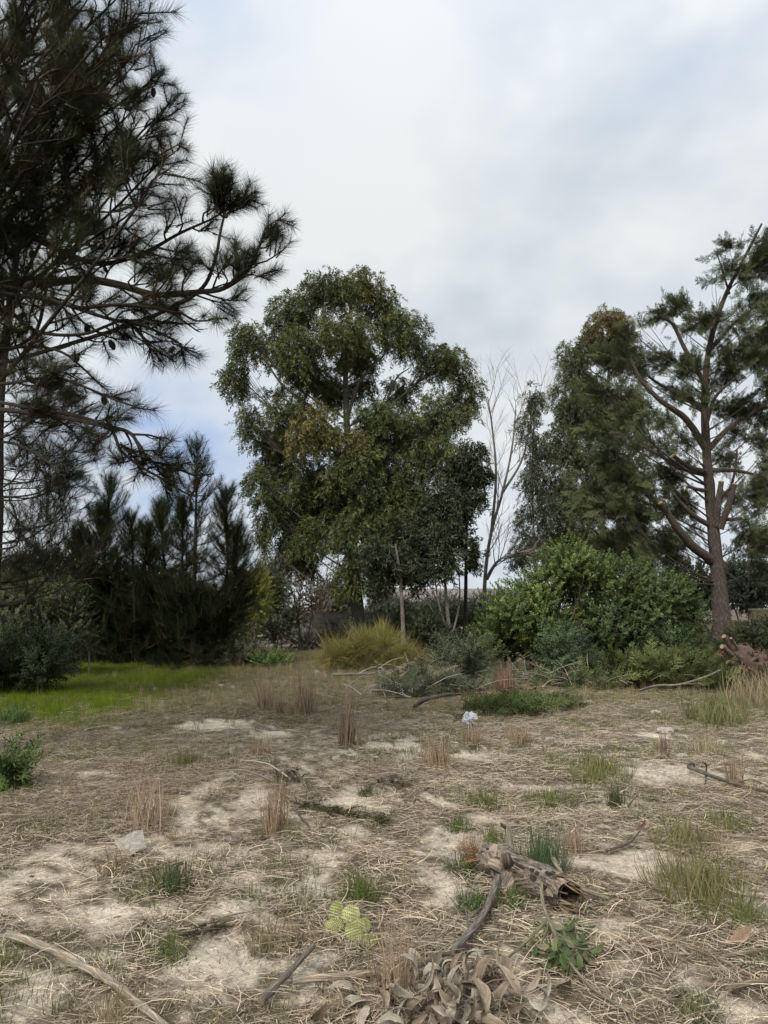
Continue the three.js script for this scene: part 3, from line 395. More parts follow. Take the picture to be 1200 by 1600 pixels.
{ // the second pine further back on the left
  const r = RNG(78), tg = []; for (const [x, y] of [[40, 560], [85, 575], [100, 600], [75, 640], [115, 655], [125, 690], [120, 720], [100, 700], [50, 660], [20, 720], [80, 755], [110, 760], [60, 810], [110, 830], [150, 850], [20, 870], [100, 880], [60, 600], [15, 610], [-40, 650], [-60, 750], [-50, 850], [110, 660], [20, 790], [105, 790], [60, 860], [130, 870], [-20, 560], [30, 650], [60, 710], [90, 790], [10, 830], [140, 880], [-30, 900], [40, 900], [95, 740], [90, 620]]) tg.push([x, y, 13 + r.g() * 1.5, 1]);
  bigPine(thing('pine_tree', 'second pine at left, standing behind the overhanging limbs', 'tree'), { base: V(-7.2, 0, -13.2), top: V(-6.9, 8.2, -13), r0: .19, seed: 172, tints: pineT, spray: SPR.brushFar, n: 9, len: .65, sc: .9, targets: tg, limbs: [] });
}
function youngPine(o, { d, base, tops, R, seed, tints, low = .03 }) {
  const rng = RNG(seed), b = base.clone(); b.y = H(b.x, b.z) - .03; o.position.copy(b); const A = new Acc(), tufts = [];
  for (const [k, tpx] of tops.entries()) {
    const top = P(...tpx).sub(b), s = k ? V(0, top.y * .25, 0) : V(0, 0, 0), pts = [s, s.clone().lerp(top, .35).add(V((k ? .6 : 0) * top.x, 0, rng.g() * .1)), s.clone().lerp(top, .7).add(V((k ? .3 : 0) * top.x, 0, 0)), top];
    const B = new Acc(); B.tube(pts, k ? .05 : .085, .012, 9, { rough: .1, steps: 16 }); B.build(k ? 'limb' : 'trunk', M.pineBark, o);
    const cv = new THREE.CatmullRomCurve3(pts); tufts.push([top, V(0, 1, 0), 1.1]);
    for (let t = low; t < 1; t += .038) { const q = cv.getPoint(t); if (t > .72) for (let j = 0; j < 3; j++) tufts.push([q.clone(), V(rng.g() * .5, 1, rng.g() * .5).normalize(), rng.r(.8, 1.1)]); for (let j = 0; j < (t < .3 ? 7 : 4); j++) { const an = rng.r(0, 6.28), L = R * (k ? .6 : 1) * Math.pow(1 - t, .7) * rng.r(.5, 1.1) + .12, dr = V(Math.cos(an), -.22 + t * 1.2, Math.sin(an)).normalize(), e = q.clone().addScaledVector(dr, L).add(V(0, .12 * L, 0)), m = q.clone().addScaledVector(dr, L * .5).add(V(0, -.05 * L, 0)); A.tube([q, m, e], .012, .006, 4, { steps: 4 });
      const nn = Math.max(2, Math.round(L * 5)); for (let i = 0; i < nn; i++) { const u = .3 + .7 * i / nn, p = u < .5 ? q.clone().lerp(m, u * 2) : m.clone().lerp(e, u * 2 - 1); tufts.push([p, V(dr.x * .7 + rng.g() * .8, .6 + t * .9 + rng.g() * .5, dr.z * .7 + rng.g() * .8).normalize(), rng.r(.7, 1.1)]); } tufts.push([e, V(dr.x * .5, 1, dr.z * .5).normalize(), rng.r(.9, 1.2)]); } }
  }
  finishPine(o, A, tufts, SPR.brushFar, tints, rng);
}
const ypT = [[.14, .22, .095], [.12, .19, .09], [.175, .225, .095], [.20, .19, .09]];
youngPine(thing('young_pine', 'young pine with tall upright leaders, rightmost of the young pines', 'tree'), { d: 19.5, base: G(302, 1042), tops: [[308, 698, 19.8], [352, 772, 19.5], [368, 835, 19.7], [285, 790, 19.9]], R: 1.45, seed: 181, tints: ypT });
youngPine(thing('young_pine', 'dense young pine in the middle of the three young pines', 'tree'), { d: 20.5, base: G(215, 1038), tops: [[205, 812, 20.5], [252, 792, 20.5], [228, 830, 20.3]], R: 1.4, seed: 182, tints: ypT });
youngPine(thing('young_pine', 'young pine with broad dark crown, leftmost of the young pines', 'tree'), { d: 20, base: G(150, 1036), tops: [[172, 752, 20], [150, 800, 20], [120, 840, 20]], R: 1.5, seed: 183, tints: ypT });

// ------------------------------------------------------------------ shrubs
const shrub = (name, label, cat, opt) => crownPlant(thing(name, label, cat), { cd: .5, mode: 'out', stems: true, leafMat: M.broad, barkMat: M.twig, spray: SPR.broad, dens: 75, ...opt });
const gA = [[.155, .20, .055], [.12, .165, .052], [.20, .23, .065], [.095, .14, .048]], gB = [[.095, .13, .048], [.08, .112, .045], [.125, .16, .052], [.068, .095, .04]];
shrub('green_shrub', 'tallest bright green broadleaf shrub right of centre', 'shrub', { d: 18.5, seed: 201, trunk: [P(850, 1040, 18.5), P(860, 960, 18.5)], tints: gA, masses: [[885, 888, 38, 32], [842, 925, 46, 38], [800, 958, 40, 34], [772, 985, 26, 28], [850, 978, 46, 42], [925, 895, 30, 28], [800, 1005, 36, 26], [905, 930, 34, 36], [865, 1020, 40, 24], [760, 1012, 22, 20]] });
shrub('green_shrub', 'darker bluish-green shrub beside the tallest shrub, towards the cypress', 'shrub', { d: 18, seed: 202, trunk: [P(990, 1040, 18), P(990, 960, 18)], tints: gB, masses: [[972, 912, 38, 34, 0, gA[0]], [1010, 930, 38, 36], [1075, 965, 30, 26], [1010, 955, 42, 42], [950, 975, 38, 38], [1045, 930, 34, 26, 0, gA[1]], [1000, 1000, 42, 32], [940, 1015, 30, 24]] });
shrub('green_shrub', 'small grey-green shrub in front of the two large shrubs', 'shrub', { d: 16.5, seed: 203, trunk: [P(885, 1055, 16.5), P(885, 1010, 16.5)], spray: SPR.narrow, tints: [[.09, .13, .065], [.07, .105, .055], [.11, .15, .07]], masses: [[888, 1015, 34, 26], [868, 1035, 22, 18], [910, 1040, 24, 16]] });
shrub('green_shrub', 'low leafy shrub before the yellow wall, left of the conifer trunk', 'shrub', { d: 16.8, seed: 204, trunk: [P(1060, 1050, 16.8), P(1060, 1000, 16.8)], tints: gB, masses: [[1056, 1010, 32, 20], [1030, 1024, 30, 20], [1085, 1024, 22, 18]] });
shrub('ivy_bush', 'ivy-dark bush at the right edge behind the root pile', 'shrub', { d: 18.5, seed: 205, trunk: [P(1190, 1040, 18.5), P(1190, 980, 18.5)], spray: SPR.small, tints: [[.07, .088, .036], [.055, .07, .03], [.09, .098, .042]], masses: [[1180, 994, 34, 22], [1215, 992, 30, 24], [1150, 1004, 24, 16]] });
shrub('weedy_shrub', 'low grey-green weedy shrub left of the bright green shrub', 'shrub', { d: 17.2, seed: 206, trunk: [P(710, 1050, 17.2), P(710, 1020, 17.2)], spray: SPR.narrow, dens: 60, tints: [[.12, .14, .075], [.09, .11, .06], [.15, .165, .09]], masses: [[712, 1020, 30, 20], [690, 1035, 24, 14], [745, 1022, 26, 22]] });
shrub('dark_bush', 'shaded dark bush between the thin trunk and pale stems', 'shrub', { d: 25.8, seed: 207, trunk: [P(665, 1010, 25.8), P(665, 970, 25.8)], spray: SPR.small, dens: 90, tints: [[.065, .08, .04], [.055, .07, .034]], masses: [[665, 975, 28, 22, 0, [.09, .11, .045]], [650, 995, 26, 20], [685, 995, 26, 20]] });
shrub('yellow_shrub', 'yellow-green sunlit shrub right of the young pines', 'shrub', { d: 25.5, seed: 208, trunk: [P(392, 1020, 25.5), P(392, 940, 25.5)], spray: SPR.small, dens: 60, tints: [[.22, .25, .045], [.17, .21, .045], [.30, .28, .04]], masses: [[395, 908, 22, 32, 0, [.36, .33, .04]], [388, 955, 26, 34], [408, 940, 20, 30], [382, 990, 26, 24], [375, 930, 20, 40]] });
shrub('green_bush', 'olive bush between the yellow shrub and the grey wall', 'shrub', { d: 27, seed: 209, trunk: [P(435, 1010, 27), P(435, 950, 27)], spray: SPR.small, dens: 60, tints: [[.10, .12, .05], [.08, .10, .045], [.12, .13, .06]], masses: [[430, 935, 26, 30], [448, 965, 24, 28], [425, 980, 28, 26], [420, 900, 18, 20]] });
shrub('russet_bush', 'thin russet-leaved bush over the left end of the grey wall', 'shrub', { d: 28, seed: 210, trunk: [P(472, 1010, 28), P(472, 950, 28)], spray: SPR.small, dens: 26, tints: [[.13, .085, .055], [.10, .085, .055], [.16, .10, .06], [.09, .10, .05]], gap: .1, masses: [[470, 920, 26, 26], [488, 945, 24, 26], [462, 960, 20, 24], [500, 915, 22, 22, 0, [.12, .12, .07]], [445, 890, 20, 18, 0, [.09, .10, .05]]] });
shrub('grey_weed', 'low greyish weeds in front of the yellow shrub', 'plant', { d: 20.5, seed: 211, trunk: [P(380, 1048, 20.5), P(380, 1030, 20.5)], spray: SPR.narrow, dens: 60, tints: [[.13, .125, .075], [.10, .11, .06]], masses: [[378, 1025, 22, 16], [398, 1030, 16, 12], [362, 1036, 18, 12]] });
shrub('green_weed', 'patch of bright low weeds before the grey wall', 'plant', { d: 20, seed: 212, trunk: [P(430, 1045, 20), P(430, 1036, 20)], spray: SPR.broad, dens: 60, tints: [[.17, .24, .06], [.12, .19, .05]], masses: [[425, 1034, 18, 6], [442, 1036, 14, 6], [410, 1036, 14, 5]] });
shrub('ivy_hedge', 'tall ivy-covered hedge with yellowish top at the left edge', 'hedge', { d: 17.5, seed: 213, trunk: [P(40, 1050, 17.5), P(40, 960, 17.5)], spray: SPR.small, dens: 70, tints: [[.085, .10, .04], [.07, .085, .04], [.10, .095, .05]], masses: [[30, 925, 44, 22, 0, [.17, .17, .05]], [90, 930, 32, 24, 0, [.13, .14, .05]], [10, 965, 44, 34], [70, 970, 44, 36], [110, 985, 26, 30], [-50, 950, 50, 40], [40, 1000, 44, 30], [120, 950, 20, 22]] });
shrub('dark_bush', 'low dark green bush on the fresh grass at the left edge', 'shrub', { d: 14.2, seed: 214, trunk: [P(30, 1072, 14.2), P(30, 1030, 14.2)], spray: SPR.narrow, dens: 75, tints: [[.04, .06, .018], [.032, .048, .016], [.055, .075, .022]], masses: [[20, 1030, 50, 30], [75, 1025, 34, 26], [-30, 1025, 50, 34], [60, 1048, 40, 18], [10, 1055, 40, 14]] });
shrub('dark_hedge', 'dark undergrowth closing the gap behind the young pines', 'hedge', { d: 23, seed: 218, trunk: [P(240, 1025, 23), P(240, 980, 23)], spray: SPR.small, sprayS: 1.3, dens: 45, cd: .5, tints: [[.07, .085, .035], [.055, .068, .03], [.085, .08, .04]], masses: [[120, 990, 40, 34], [180, 985, 44, 36], [240, 990, 44, 34], [300, 985, 44, 36], [350, 990, 34, 34], [150, 1010, 44, 20], [220, 1010, 44, 20], [290, 1010, 44, 20], [345, 1010, 30, 20]] });
shrub('undergrowth', 'dark undergrowth along the foot of the trees, right of the eucalyptus trunk', 'undergrowth', { d: 28.6, seed: 219, trunk: [P(650, 1005, 28.6), P(650, 980, 28.6)], spray: SPR.small, sprayS: 1.3, dens: 45, cd: .4, tints: [[.075, .095, .04], [.06, .075, .034], [.09, .10, .045]], masses: [[605, 985, 28, 20], [640, 978, 30, 24], [680, 980, 32, 26], [720, 975, 30, 26], [755, 980, 28, 26], [570, 992, 20, 14]] });
shrub('undergrowth', 'brownish undergrowth in front of the grey wall, left of the eucalyptus trunk', 'undergrowth', { d: 29.5, seed: 220, trunk: [P(470, 1008, 29.5), P(470, 990, 29.5)], spray: SPR.small, sprayS: 1.2, dens: 34, cd: .3, tints: [[.12, .11, .06], [.10, .085, .05], [.14, .12, .07]], gap: .1, masses: [[440, 990, 26, 18], [530, 985, 20, 18], [480, 1002, 34, 10], [520, 1000, 26, 10]] });
shrub('spindly_shrub', 'spindly brownish shrub between ivy hedge and leftmost young pine', 'shrub', { d: 18, seed: 215, trunk: [P(120, 1050, 18), P(122, 980, 18)], spray: SPR.small, dens: 40, tints: [[.09, .085, .045], [.075, .07, .04], [.10, .10, .05]], masses: [[118, 975, 22, 26], [132, 1000, 22, 24], [112, 1015, 20, 20]] });
// trees and hedges beyond the plot
for (const [label, px, py, rx, ry, d, t] of [
  ['olive-green far tree showing right of the young pines', 418, 905, 24, 24, 42, [.09, .11, .05]], ['low far bush seen under the eucalyptus, left of its trunk', 520, 935, 30, 18, 40, [.12, .11, .07]], ['grey-green far bush seen behind the thin grey trunk', 610, 950, 34, 18, 44, [.10, .11, .075]],
  ['far bush behind the pale stems of the bushy dark tree', 690, 950, 36, 18, 46, [.09, .10, .065]], ['far hedge behind the foot of the leafless tree', 765, 950, 34, 22, 44, [.08, .095, .06]], ['dark far tree behind the lopped conifer trunk', 1165, 905, 46, 30, 34, [.045, .06, .035]], ['dark far bush left of the lopped conifer trunk', 1080, 915, 40, 32, 26.5, [.05, .065, .035]], ['far hedge at the left behind the ivy hedge', 60, 900, 90, 40, 40, [.06, .08, .04]], ['far green bush behind the middle young pine', 230, 930, 90, 40, 42, [.06, .08, .035]]])
  shrub('far_bush', label, 'bush', { d, seed: px, trunk: [P(px, 985, d), P(px, 940, d)], spray: SPR.small, sprayS: 1.8, dens: 40, tints: [t, mulc(t, .8), mulc(t, 1.2)], cd: .3, masses: [[px, py, rx, ry], [px - rx * .6, py + ry * .5, rx * .6, ry * .7], [px + rx * .6, py + ry * .55, rx * .6, ry * .7], [px, py + ry, rx * .9, ry * .6]] });

// ------------------------------------------------------------------ walls, sign, house
const plain = (col, o) => mat(col, { vertexColors: false, map: grainTex, bumpMap: grainBump, bumpScale: .004, ...o });
const box = (name, w, h, dd, m, parent, x, y, z, ry = 0) => { const b = new THREE.Mesh(new THREE.BoxGeometry(w, h, dd), m); b.position.set(x, y, z); b.rotation.y = ry; return put(b, name, parent); };
{
  const d = 31, a = P(330, 1000, d), z = -d, x0 = a.x, y0 = H(x0, z) - .02, o = thing('block_wall', 'grey concrete block wall low behind the eucalyptus, left side', 'wall', V(x0, y0, z)), m = [.8, 1, 1.14, .92, 1.05].map((k) => plain(mulc([.40, .365, .315], k))), r = RNG(3);
  const n = 19, rows = 7, g = new THREE.BoxGeometry(.378, .176, .17); box('mortar', n * .4, rows * .2 - .02, .13, plain([.30, .28, .25]), o, n * .2, rows * .1, 0);
  for (let j = 0; j < rows; j++) for (let k = 0; k < n; k++) { const b = new THREE.Mesh(g, pick(r, m)); b.position.set(.2 + k * .4 + (j % 2 ? .1 : -.1) , .1 + j * .2, r.r(-.003, .003)); put(b, 'block', o); }
  box('coping', n * .4 + .3, .06, .22, plain([.27, .255, .23]), o, n * .2, rows * .2 + .03, 0);
}
{
  const a = P(1060, 990, 25), o = thing('yellow_wall', 'pale yellow rendered wall behind the lopped conifer', 'wall', V(a.x, H(a.x, -25) - .05, -25)); o.rotation.y = -.1;
  box('wall', 2.6, 1.18, .2, plain([.42, .36, .20]), o, 1.0, .59, 0); box('coping', 2.6, .07, .28, plain([.5, .45, .3]), o, 1.0, 1.215, 0); box('wall', 5, 1.56, .2, plain([.42, .36, .20]), o, 4.9, .78, 0); box('coping', 5.1, .07, .28, plain([.5, .45, .3]), o, 4.9, 1.595, 0);
  const b = P(1112, 975, 23.6), s = thing('sign_board', 'small blank white board on two posts beside conifer trunk', 'sign', V(b.x, H(b.x, b.z), b.z));
  const bm = plain([.62, .64, .6]); box('board', .34, .22, .025, bm, s, 0, 1.40, 0); box('post', .03, 1.5, .03, plain([.3, .3, .29]), s, -.11, .75, -.035); box('post', .03, 1.5, .03, plain([.3, .3, .29]), s, .11, .75, -.035);
}
{
  const o = thing('white_house', 'low white house glimpsed between the tree stems', 'house', V(P(690, 980, 58).x, -.1, -58)), w = plain([.7, .7, .68]), rf = plain([.28, .24, .22]);
  box('wall', 11, 2.2, 6, w, o, 0, 1.1, -3);
  const sh = new THREE.Shape(); sh.moveTo(-3.4, 0); sh.lineTo(3.4, 0); sh.lineTo(0, 1.1); sh.closePath(); const g = new THREE.ExtrudeGeometry(sh, { depth: 11.8, bevelEnabled: false }); g.rotateY(Math.PI / 2); g.translate(-5.9, 2.2, -3); put(new THREE.Mesh(g, rf), 'roof', o);
  for (const x of [-3.4, -.4, 2.6]) { const f = box('window', 1.3, 1.0, .08, plain([.55, .55, .55]), o, x, 1.3, .04); box('pane', 1.1, .8, .03, mat([.05, .06, .07], { vertexColors: false, roughness: .1 }), f, 0, 0, .04); }
}
// ------------------------------------------------------------------ ground cover: what nobody could count
const Gh = (px, py, h) => { const r = ray(px, py); r.multiplyScalar((EYE - h) / -r.y); r.y = h; r.y += H(r.x, r.z); return r; };
const flat = (rng) => { const a = rng.r(0, 6.283); return V(Math.cos(a), 0, Math.sin(a)); };
function strawGeo(seed, n, lmin, lmax, wid, rise, rad) {
  const a = new Acc(), r = RNG(seed);
  for (let k = 0; k < n; k++) { const d = flat(r), s = V(-d.z, 0, d.x), b = V(r.g() * rad, r.r(.002, .03), r.g() * rad); d.y = r.r(-.02, rise); d.normalize(); s.y = r.r(-.5, .5); s.addScaledVector(d, -s.dot(d)).normalize(); a.leaf(b, d, s, r.r(lmin, lmax), wid * r.r(.55, 1.35), { segs: 4, curl: r.r(.05, 1.0) * (rise > .2 ? 1 : .35), blade: true, tip: .35, twist: r.r(-1.4, 1.4), bend: r.r(-2, 2) * r(), col: mulc(r() < .36 ? [.5, .46, .43] : r() < .2 ? [1.14, 1.12, 1.05] : [1, 1, 1], r.r(.65, 1.25)) }); }
  return a.geometry();
}
function bladeGeo(seed, n, h, wid, spread, lean = .5) {
  const a = new Acc(), r = RNG(seed);
  for (let k = 0; k < n; k++) { const f = flat(r), d = V(f.x * r.r(0, lean), 1, f.z * r.r(0, lean)).normalize(), s = V(-f.z, 0, f.x), b = V(r.g() * spread, 0, r.g() * spread); a.leaf(b, d, s, h * r.r(.45, 1.2), wid * r.r(.7, 1.3), { segs: 3, curl: -r.r(.2, 1.1), blade: true, tip: .1, col: mulc([1, 1, 1], r.r(.7, 1.25)), tipCol: mulc([1.1, 1.05, .9], r.r(.9, 1.2)) }); }
  return a.geometry();
}
{
  const rng = RNG(301), ST = [strawGeo(1, 20, .07, .24, .0038, .2, .11), strawGeo(2, 18, .1, .32, .0036, .14, .14), strawGeo(3, 26, .04, .17, .0036, .14, .10), strawGeo(4, 9, .16, .4, .0038, .36, .1)], lists = ST.map(() => []);
  const GR = [bladeGeo(5, 26, .09, .0055, .08, 1.1), bladeGeo(6, 30, .07, .0055, .1, 1.2)], gl = [[], []], LB = [bladeGeo(7, 34, .085, .005, .1, .55), bladeGeo(8, 30, .12, .005, .1, .6)], ll = [[], []], DB = [bladeGeo(9, 16, .2, .004, .05, .7), bladeGeo(10, 14, .3, .004, .05, .6)], dl = [[], []];
  for (let k = 0; k < 66000; k++) {
    const z = -Math.sqrt(rng.r(1.6 * 1.6, 27 * 27)), x = rng.r(-1, 1) * (-z * .72 + .6); if (z < -9 && rng() < .25) continue;
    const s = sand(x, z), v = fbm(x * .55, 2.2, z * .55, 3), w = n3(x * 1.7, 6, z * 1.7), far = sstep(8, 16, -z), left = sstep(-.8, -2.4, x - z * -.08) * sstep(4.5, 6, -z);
    if (s > .3 && rng() < sstep(.3, .62, s) * .93) continue; if (rng() < .14 - w * .5) continue;
    const edge = lush(x + rng.g() * .5, z + rng.g() * .9); if (edge) { if (rng() < .93) { ll[k % 2].push({ m: orient(V(x, H(x, z), z), UP, rng() * 6.28, rng.r(.7, 1.25)), c: mulc(mixc([.15, .22, .010], [.14, .15, .035], Math.min(1, Math.max(0, .35 + v * 1.5 + w * .6 + rng.g() * .2))), rng.r(.8, 1.2)) }); } if (rng() < .88) continue; }
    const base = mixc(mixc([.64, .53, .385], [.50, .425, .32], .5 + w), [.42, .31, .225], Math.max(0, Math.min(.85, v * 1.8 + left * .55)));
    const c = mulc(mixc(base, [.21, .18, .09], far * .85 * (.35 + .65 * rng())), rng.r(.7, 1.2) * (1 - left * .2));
    const t = rng(), kind = t < .35 ? 0 : t < .62 ? 1 : t < .96 ? 2 : 3;
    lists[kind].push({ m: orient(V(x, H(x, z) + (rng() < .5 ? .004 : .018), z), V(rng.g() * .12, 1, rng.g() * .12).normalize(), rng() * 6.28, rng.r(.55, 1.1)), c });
    const g = fbm(x * .8 + 9, 4.1, z * .8, 3) + far * .12;
    if (rng() < sstep(-.04, .26, g) * .85 + far * .36) gl[k % 2].push({ m: orient(V(x + rng.g() * .1, H(x, z), z + rng.g() * .1), UP, rng() * 6.28, rng.r(.55, 1.2)), c: mulc(mixc([.115, .15, .045], [.20, .19, .085], rng()), rng.r(.7, 1.2)) });
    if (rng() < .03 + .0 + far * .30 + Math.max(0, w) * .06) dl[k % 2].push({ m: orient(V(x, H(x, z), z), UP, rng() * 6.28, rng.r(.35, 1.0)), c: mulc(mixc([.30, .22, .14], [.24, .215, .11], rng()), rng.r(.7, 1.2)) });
  }
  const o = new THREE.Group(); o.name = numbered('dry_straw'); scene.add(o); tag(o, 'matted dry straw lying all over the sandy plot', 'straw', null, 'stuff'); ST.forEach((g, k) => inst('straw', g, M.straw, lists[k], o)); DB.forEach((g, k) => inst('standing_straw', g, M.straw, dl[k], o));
  const p = new THREE.Group(); p.name = numbered('short_grass'); scene.add(p); tag(p, 'thin short green grass growing through the straw', 'grass', null, 'stuff'); GR.forEach((g, k) => inst('blades', g, M.grass, gl[k], p));
  const q = new THREE.Group(); q.name = numbered('fresh_grass'); scene.add(q); tag(q, 'strip of fresh bright green grass before the young pines', 'grass', null, 'stuff'); LB.forEach((g, k) => inst('blades', g, M.grass, ll[k], q));
  { // crumbs of sand and bits of broken stalk
    const cg = [0, 1].map((q) => { const g = new THREE.IcosahedronGeometry(.011, 1), p = g.attributes.position; for (let k = 0; k < p.count; k++) { const f = 1 + .5 * n3(p.getX(k) * 90 + q * 7, p.getY(k) * 90, p.getZ(k) * 90); p.setXYZ(k, p.getX(k) * f * 1.3, p.getY(k) * f * .75, p.getZ(k) * f); } g.computeVertexNormals(); const a = new Acc(); a.geo(g); return a.geometry(); }), cl = [[], []], bg = [strawGeo(15, 14, .015, .09, .003, .08, .12), strawGeo(16, 14, .02, .07, .004, .05, .13)], bl = [[], []];
    for (let k = 0; k < 60000; k++) { const z = -Math.sqrt(rng.r(2.2, 100)), x = rng.r(-1, 1) * (-z * .7 + .4), s = sand(x, z); if (s > .28 && rng() < .9) cl[k % 2].push({ m: orient(V(x, H(x, z) - .003, z), UP, rng() * 6.28, 0.16 + .7 * rng() ** 6), c: mulc([.72, .64, .53], rng.r(.8, 1.05)) }); if (k % 3 === 0 && z > -8 && (s < .45 || rng() < .3)) bl[k % 2].push({ m: orient(V(x, H(x, z) + .003, z), UP, rng() * 6.28, rng.r(.7, 1.3)), c: mulc(pick(rng, [[.42, .33, .24], [.24, .175, .125], [.52, .43, .32], [.30, .23, .17]]), rng.r(.7, 1.2)) }); }
    const q = new THREE.Group(); q.name = numbered('sand_crumbs'); scene.add(q); tag(q, 'crumbs of pale sand and chaff over the bare patches', 'sand', null, 'stuff'); cg.forEach((g, k) => inst('crumbs', g, M.straw, cl[k], q)); bg.forEach((g, k) => inst('chaff', g, M.straw, bl[k], q));
  }
  // broken twigs
  const tw = new Acc();
  for (let k = 0; k < 620; k++) { const z = -rng.r(1.8, 16), x = rng.r(-1, 1) * (-z * .65 + .4), d = flat(rng), L = rng.r(.08, .4), b = V(x, H(x, z) + .015, z), e = b.clone().addScaledVector(d, L); e.y = H(e.x, e.z) + rng.r(.01, .05); tw.tube([b, b.clone().lerp(e, .5).add(V(rng.g() * .03, .012, rng.g() * .03)), e], rng.r(.002, .006), .0015, 4, { steps: 3, col: mulc(rng() < .5 ? [.30, .23, .17] : [.40, .34, .28], rng.r(.5, 1.1)) }); }
  tag(tw.build('twig_litter', mat([1, 1, 1], { roughness: .9 })), 'broken twigs strewn over the straw', 'twigs', null, 'stuff');
  const lf = new Acc();
  for (let k = 0; k < 420; k++) { const z = -rng.r(2, 12), x = rng.r(-1, 1) * (-z * .65 + .4), d = flat(rng), s = V(-d.z, rng.r(-.5, .5), d.x).normalize(); d.y = rng.r(-.05, .35); d.addScaledVector(s, -s.dot(d)).normalize(); lf.leaf(V(x, H(x, z) + .02, z), d, s, rng.r(.03, .075), rng.r(.012, .026), { segs: 4, fold: .3, curl: rng.r(-.3, 1.6), col: mulc(pick(rng, [[.40, .30, .21], [.33, .24, .17], [.50, .42, .32], [.26, .16, .10]]), rng.r(.7, 1.15)) }); }
  tag(lf.build('leaf_litter', M.dryLeaf), 'small fallen leaves scattered through the straw', 'leaves', null, 'stuff');
}
// ------------------------------------------------------------------ tufts, each one a plant
function tuft(name, label, px, py, h, w, o = {}) {
  const { n = 120, cols = [[.30, .21, .13]], lean = .35, curl = .6, wid = 1.6, group, cat = 'grass tuft', m = M.straw, tipCol, seed = px * 7 + py, dn = 1.15 } = o;
  const b = G(px, py), k = S(-b.z), r = RNG(seed), a = new Acc();
  for (let i = 0; i < n * dn; i++) { const f = flat(r), q = Math.pow(r(), .7), d = V(f.x * q * lean * .7 + r.g() * (.10 + lean * .4), 1, f.z * q * lean * .7 + r.g() * (.10 + lean * .4)).normalize(), s = V(-f.z, 0, f.x).addScaledVector(rdir(r), .5); s.addScaledVector(d, -s.dot(d)).normalize(); const sp = w * k * .75, bx = f.x * q * sp + r.g() * .01, bz = f.z * q * sp + r.g() * .01; const c = mulc(pick(r, cols), r.r(.65, 1.25)); a.leaf(V(bx, H(b.x + bx, b.z + bz) - b.y - .01, bz), d, s.dot(V(-f.z, 0, f.x)) < 0 ? s.negate() : s, h * k * (.16 + .95 * Math.pow(r(), 1.35)), wid * k * r.r(.5, 1.15), { segs: 4, curl: -curl * r.r(.2, 1.8), bend: r.r(-.5, .5) * r(), blade: true, tip: .15, twist: r.r(-.6, .6), col: c, tipCol: tipCol ? mulc(tipCol, r.r(.8, 1.2)) : mulc(c, 1.1) }); }
  return tag(a.build(name, m, null, b), label, cat, group);
}
const dry = { cols: [[.27, .185, .12], [.34, .24, .15], [.22, .16, .10]], lean: .22, curl: .25 }, red = { cols: [[.235, .16, .11], [.29, .205, .14], [.185, .125, .09]], lean: .14, curl: .15 }, ol = { cols: [[.17, .16, .06], [.25, .215, .10], [.14, .14, .05]], lean: .9, curl: 1, dn: 1.6, m: M.grass }, gr = { cols: [[.11, .15, .035], [.145, .18, .045], [.085, .12, .03]], lean: 1.1, curl: 1, dn: 1.7, m: M.grass }, dk = { cols: [[.06, .085, .03], [.085, .11, .04]], lean: .95, curl: .7, dn: 1.7, m: M.grass };
tuft('dry_tuft', 'narrow dark reddish stalk tuft in front of the eucalyptus, on the left path', 437, 1118, 36, 8, { ...red, n: 90 });
tuft('dry_tuft', 'loose brown tuft just left of the narrow reddish stalk tuft', 412, 1106, 48, 26, { ...red, n: 120, lean: .35 });
tuft('dry_tuft', 'wide sparse brown tuft just right of the narrow reddish stalk tuft', 476, 1116, 72, 26, { ...red, n: 150, lean: .22 });
tuft('dry_tuft', 'tall brown upright stalk tuft standing alone left of centre', 541, 1172, 92, 16, { ...red, n: 150 });
tuft('dry_tuft', 'pale leaning straws at the right foot of the tall upright stalk tuft', 562, 1172, 50, 10, { ...dry, n: 30, lean: .6 });
tuft('dry_tuft', 'tall thin brown tuft above the dark sprig, left of the green cut branch', 430, 1302, 92, 26, { ...dry, n: 170, lean: .25 });
tuft('dry_tuft', 'tall pale wispy tuft on the left, beyond the torn card', 228, 1296, 95, 56, { ...dry, n: 150, lean: .4, curl: .5, cols: [[.36, .27, .18], [.29, .21, .14]] });
tuft('dry_tuft', 'bushy brown tuft below the white bag', 683, 1200, 56, 32, { ...dry, n: 190, lean: .45, curl: .5 });
tuft('dry_tuft', 'brown tuft close below the white bag', 738, 1165, 40, 26, { ...dry, n: 130, lean: .5 });
tuft('dry_tuft', 'low brown tuft right of the bag, at the tip of the green brush', 815, 1162, 34, 30, { ...dry, n: 120, lean: .6, curl: .6 });
tuft('dry_tuft', 'short brown tuft on the path left of the tall upright stalk tuft', 405, 1186, 34, 20, { ...dry, n: 110, lean: .5 });
tuft('dry_tuft', 'olive-brown tuft at the edge of the left sandy track', 285, 1196, 34, 26, { ...ol, n: 110 });
tuft('dry_tuft', 'dark spiky leaning tuft on the right, above the fallen branch', 1038, 1186, 44, 14, { ...red, n: 70, cols: [[.13, .09, .06], [.19, .13, .09]], lean: .3 });
tuft('dry_tuft', 'thin tall straw tuft beside the fallen branch at the right', 1148, 1226, 62, 16, { ...dry, n: 80 });
tuft('dry_tuft', 'small brown tuft near the right sand patch behind the log', 898, 1326, 42, 24, { ...dry, n: 110, lean: .4 });
tuft('dry_tuft', 'dense rusty brown tuft before the bright green shrub', 787, 1084, 46, 20, { ...red, n: 220, lean: .25, cols: [[.20, .115, .085], [.26, .15, .11]] });
tuft('dry_tuft', 'tall dry tuft beside the heap of big dead leaves', 618, 1566, 140, 46, { ...dry, n: 130, lean: .3, wid: 1.7 });
